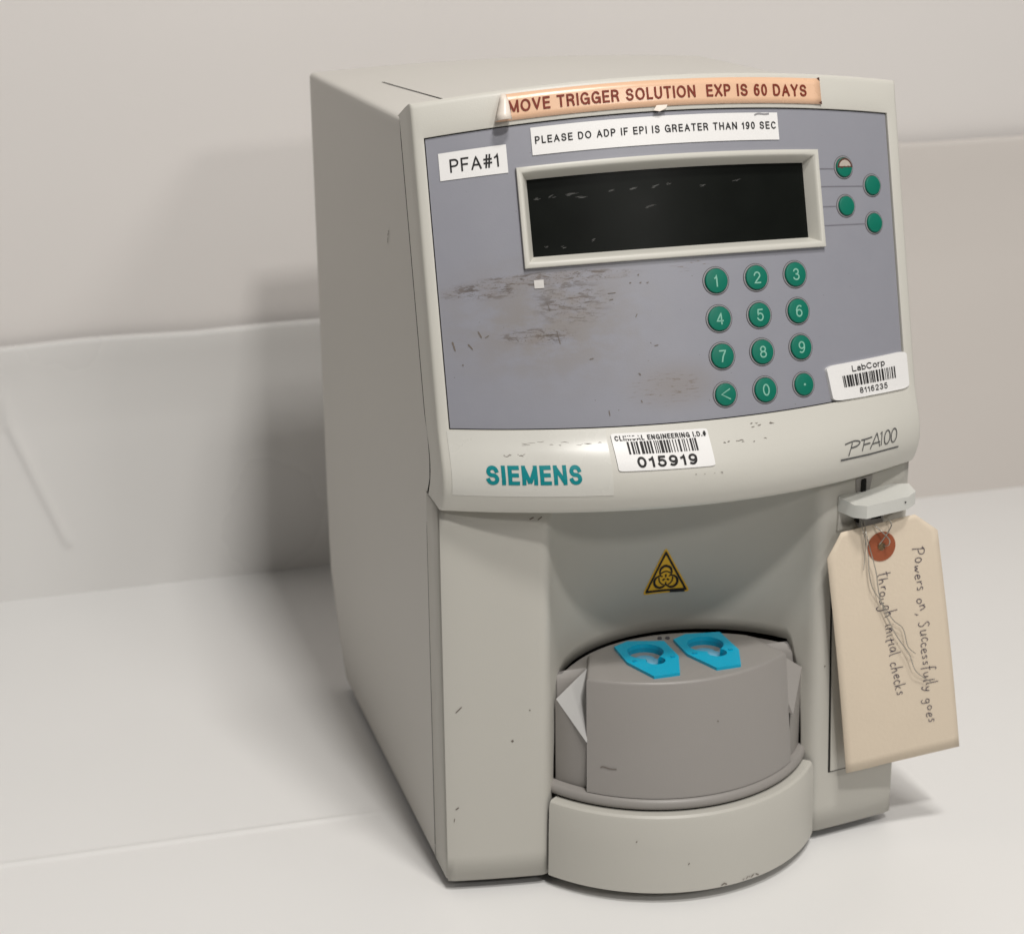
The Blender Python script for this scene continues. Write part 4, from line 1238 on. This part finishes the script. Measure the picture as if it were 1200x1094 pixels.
wire([(.0950, .1845, -.004), (.0940, .1760, .003), (.0955, .1680, .005), (.0990, .1570, .004), (.1003, .1500, .0035), (.1020, .1420, .0035), (.1075, .1290, .003), (.1130, .1190, .003), (.1195, .1095, .0035), (.1235, .1000, .003), (.1290, .0945, .002), (.1335, .0915, .002)], .00028)
wire([(.0930, .1790, .003), (.0932, .1700, .003), (.0928, .1580, .0025)], .00018)
link('tie_wire', bm, M_wire, tag, smooth=True)

# ------------------------------------------------------------------ surroundings
bm = bmesh.new()      # table top with a soft crease on the left
xs_ = [-3.0, -1.6, -.9] + [-.6 + .02 * i for i in range(25)] + [0, .2, .5, 1.0, 3.0]
ys_ = [-.62, -.4, -.2, -.05, .04, .06] + [.070 + .001 * i for i in range(42)] + [.115, .14, .2, .3, .4, .475, .60]
def tz(x, y):
    yc = .0965 + .07 * (x + .35) * -1 * .25
    a_ = max(0, min(1, (-.12 - x) / .06))
    d = y - yc
    return -.00005 + a_ * (.0008 * math.exp(-(d / .0024) ** 2))
grid(bm, [[(x, y, tz(x, y)) for x in xs_] for y in ys_])
tb = link('table_top', bm, M_table, None, smooth=True); tb['kind'] = 'structure'
YW = .4790
bm = bmesh.new(); grid(bm, [[(x, YW + .006, z) for x in (-3, -1, -.3, .3, 1, 3)] for z in (-.02, .2, .4, .8, 1.6, 2.6)])
wl = link('back_wall', bm, M_wall); wl['kind'] = 'structure'
def board(name, x0, x1, ztop0, ztop1, m, label, y=YW):
    bm = bmesh.new()
    prof = [x0 + (x1 - x0) * k / 24 for k in range(25)]
    if x0 < -.4: prof = sorted(set([p for p in prof if not -.36 < p < -.26] + [-.36 + .0015 * k for k in range(68)]))
    def bump(x, z):          # added ridge, shaped to catch a streak of glare on the board
        a, b = Vector((-.322, .150)), Vector((-.282, .040)); p = Vector((x, z)); t = max(0, min(1, (p - a).dot(b - a) / (b - a).length_squared))
        return -.0022 * math.exp(-((p - a - (b - a) * t).length / .0035) ** 2)
    rows_ = []
    for dy, zz in [(0, k / 40 * .68) for k in range(41)] + [(-.0006, .72), (-.0025, .82), (-.0060, .92), (-.0092, .985), (-.0092, .995), (-.0088, 1.0), (-.001, 1.0)]:
        rr_ = []
        for x in prof:
            z = -.002 + (ztop0 + (ztop1 - ztop0) * (x - x0) / (x1 - x0) + .0016 * noise.noise(Vector((x * 14, 3, 0))) + .002) * zz
            rr_.append((x, y + dy - .0002 + (bump(x, z) if x0 < -.4 else 0) + .0012 * noise.noise(Vector((x * 5, z * 9, 7))), z))
        rows_.append(rr_)
    grid(bm, rows_)
    o = link(name, bm, m, smooth=True, angle=50); o['label'] = label; o['category'] = 'board'
    return o
board('splash_board', -1.2, .02, .1815, .1905, M_board, 'low glossy white board along the wall, left of the analyzer')
board('splash_board', .06, 1.6, .2925, .288, M_board2, 'taller, darker beige stand-in panel along the wall, right of the analyzer')  # stand-in panel: darker tone with a top edge right of the analyzer
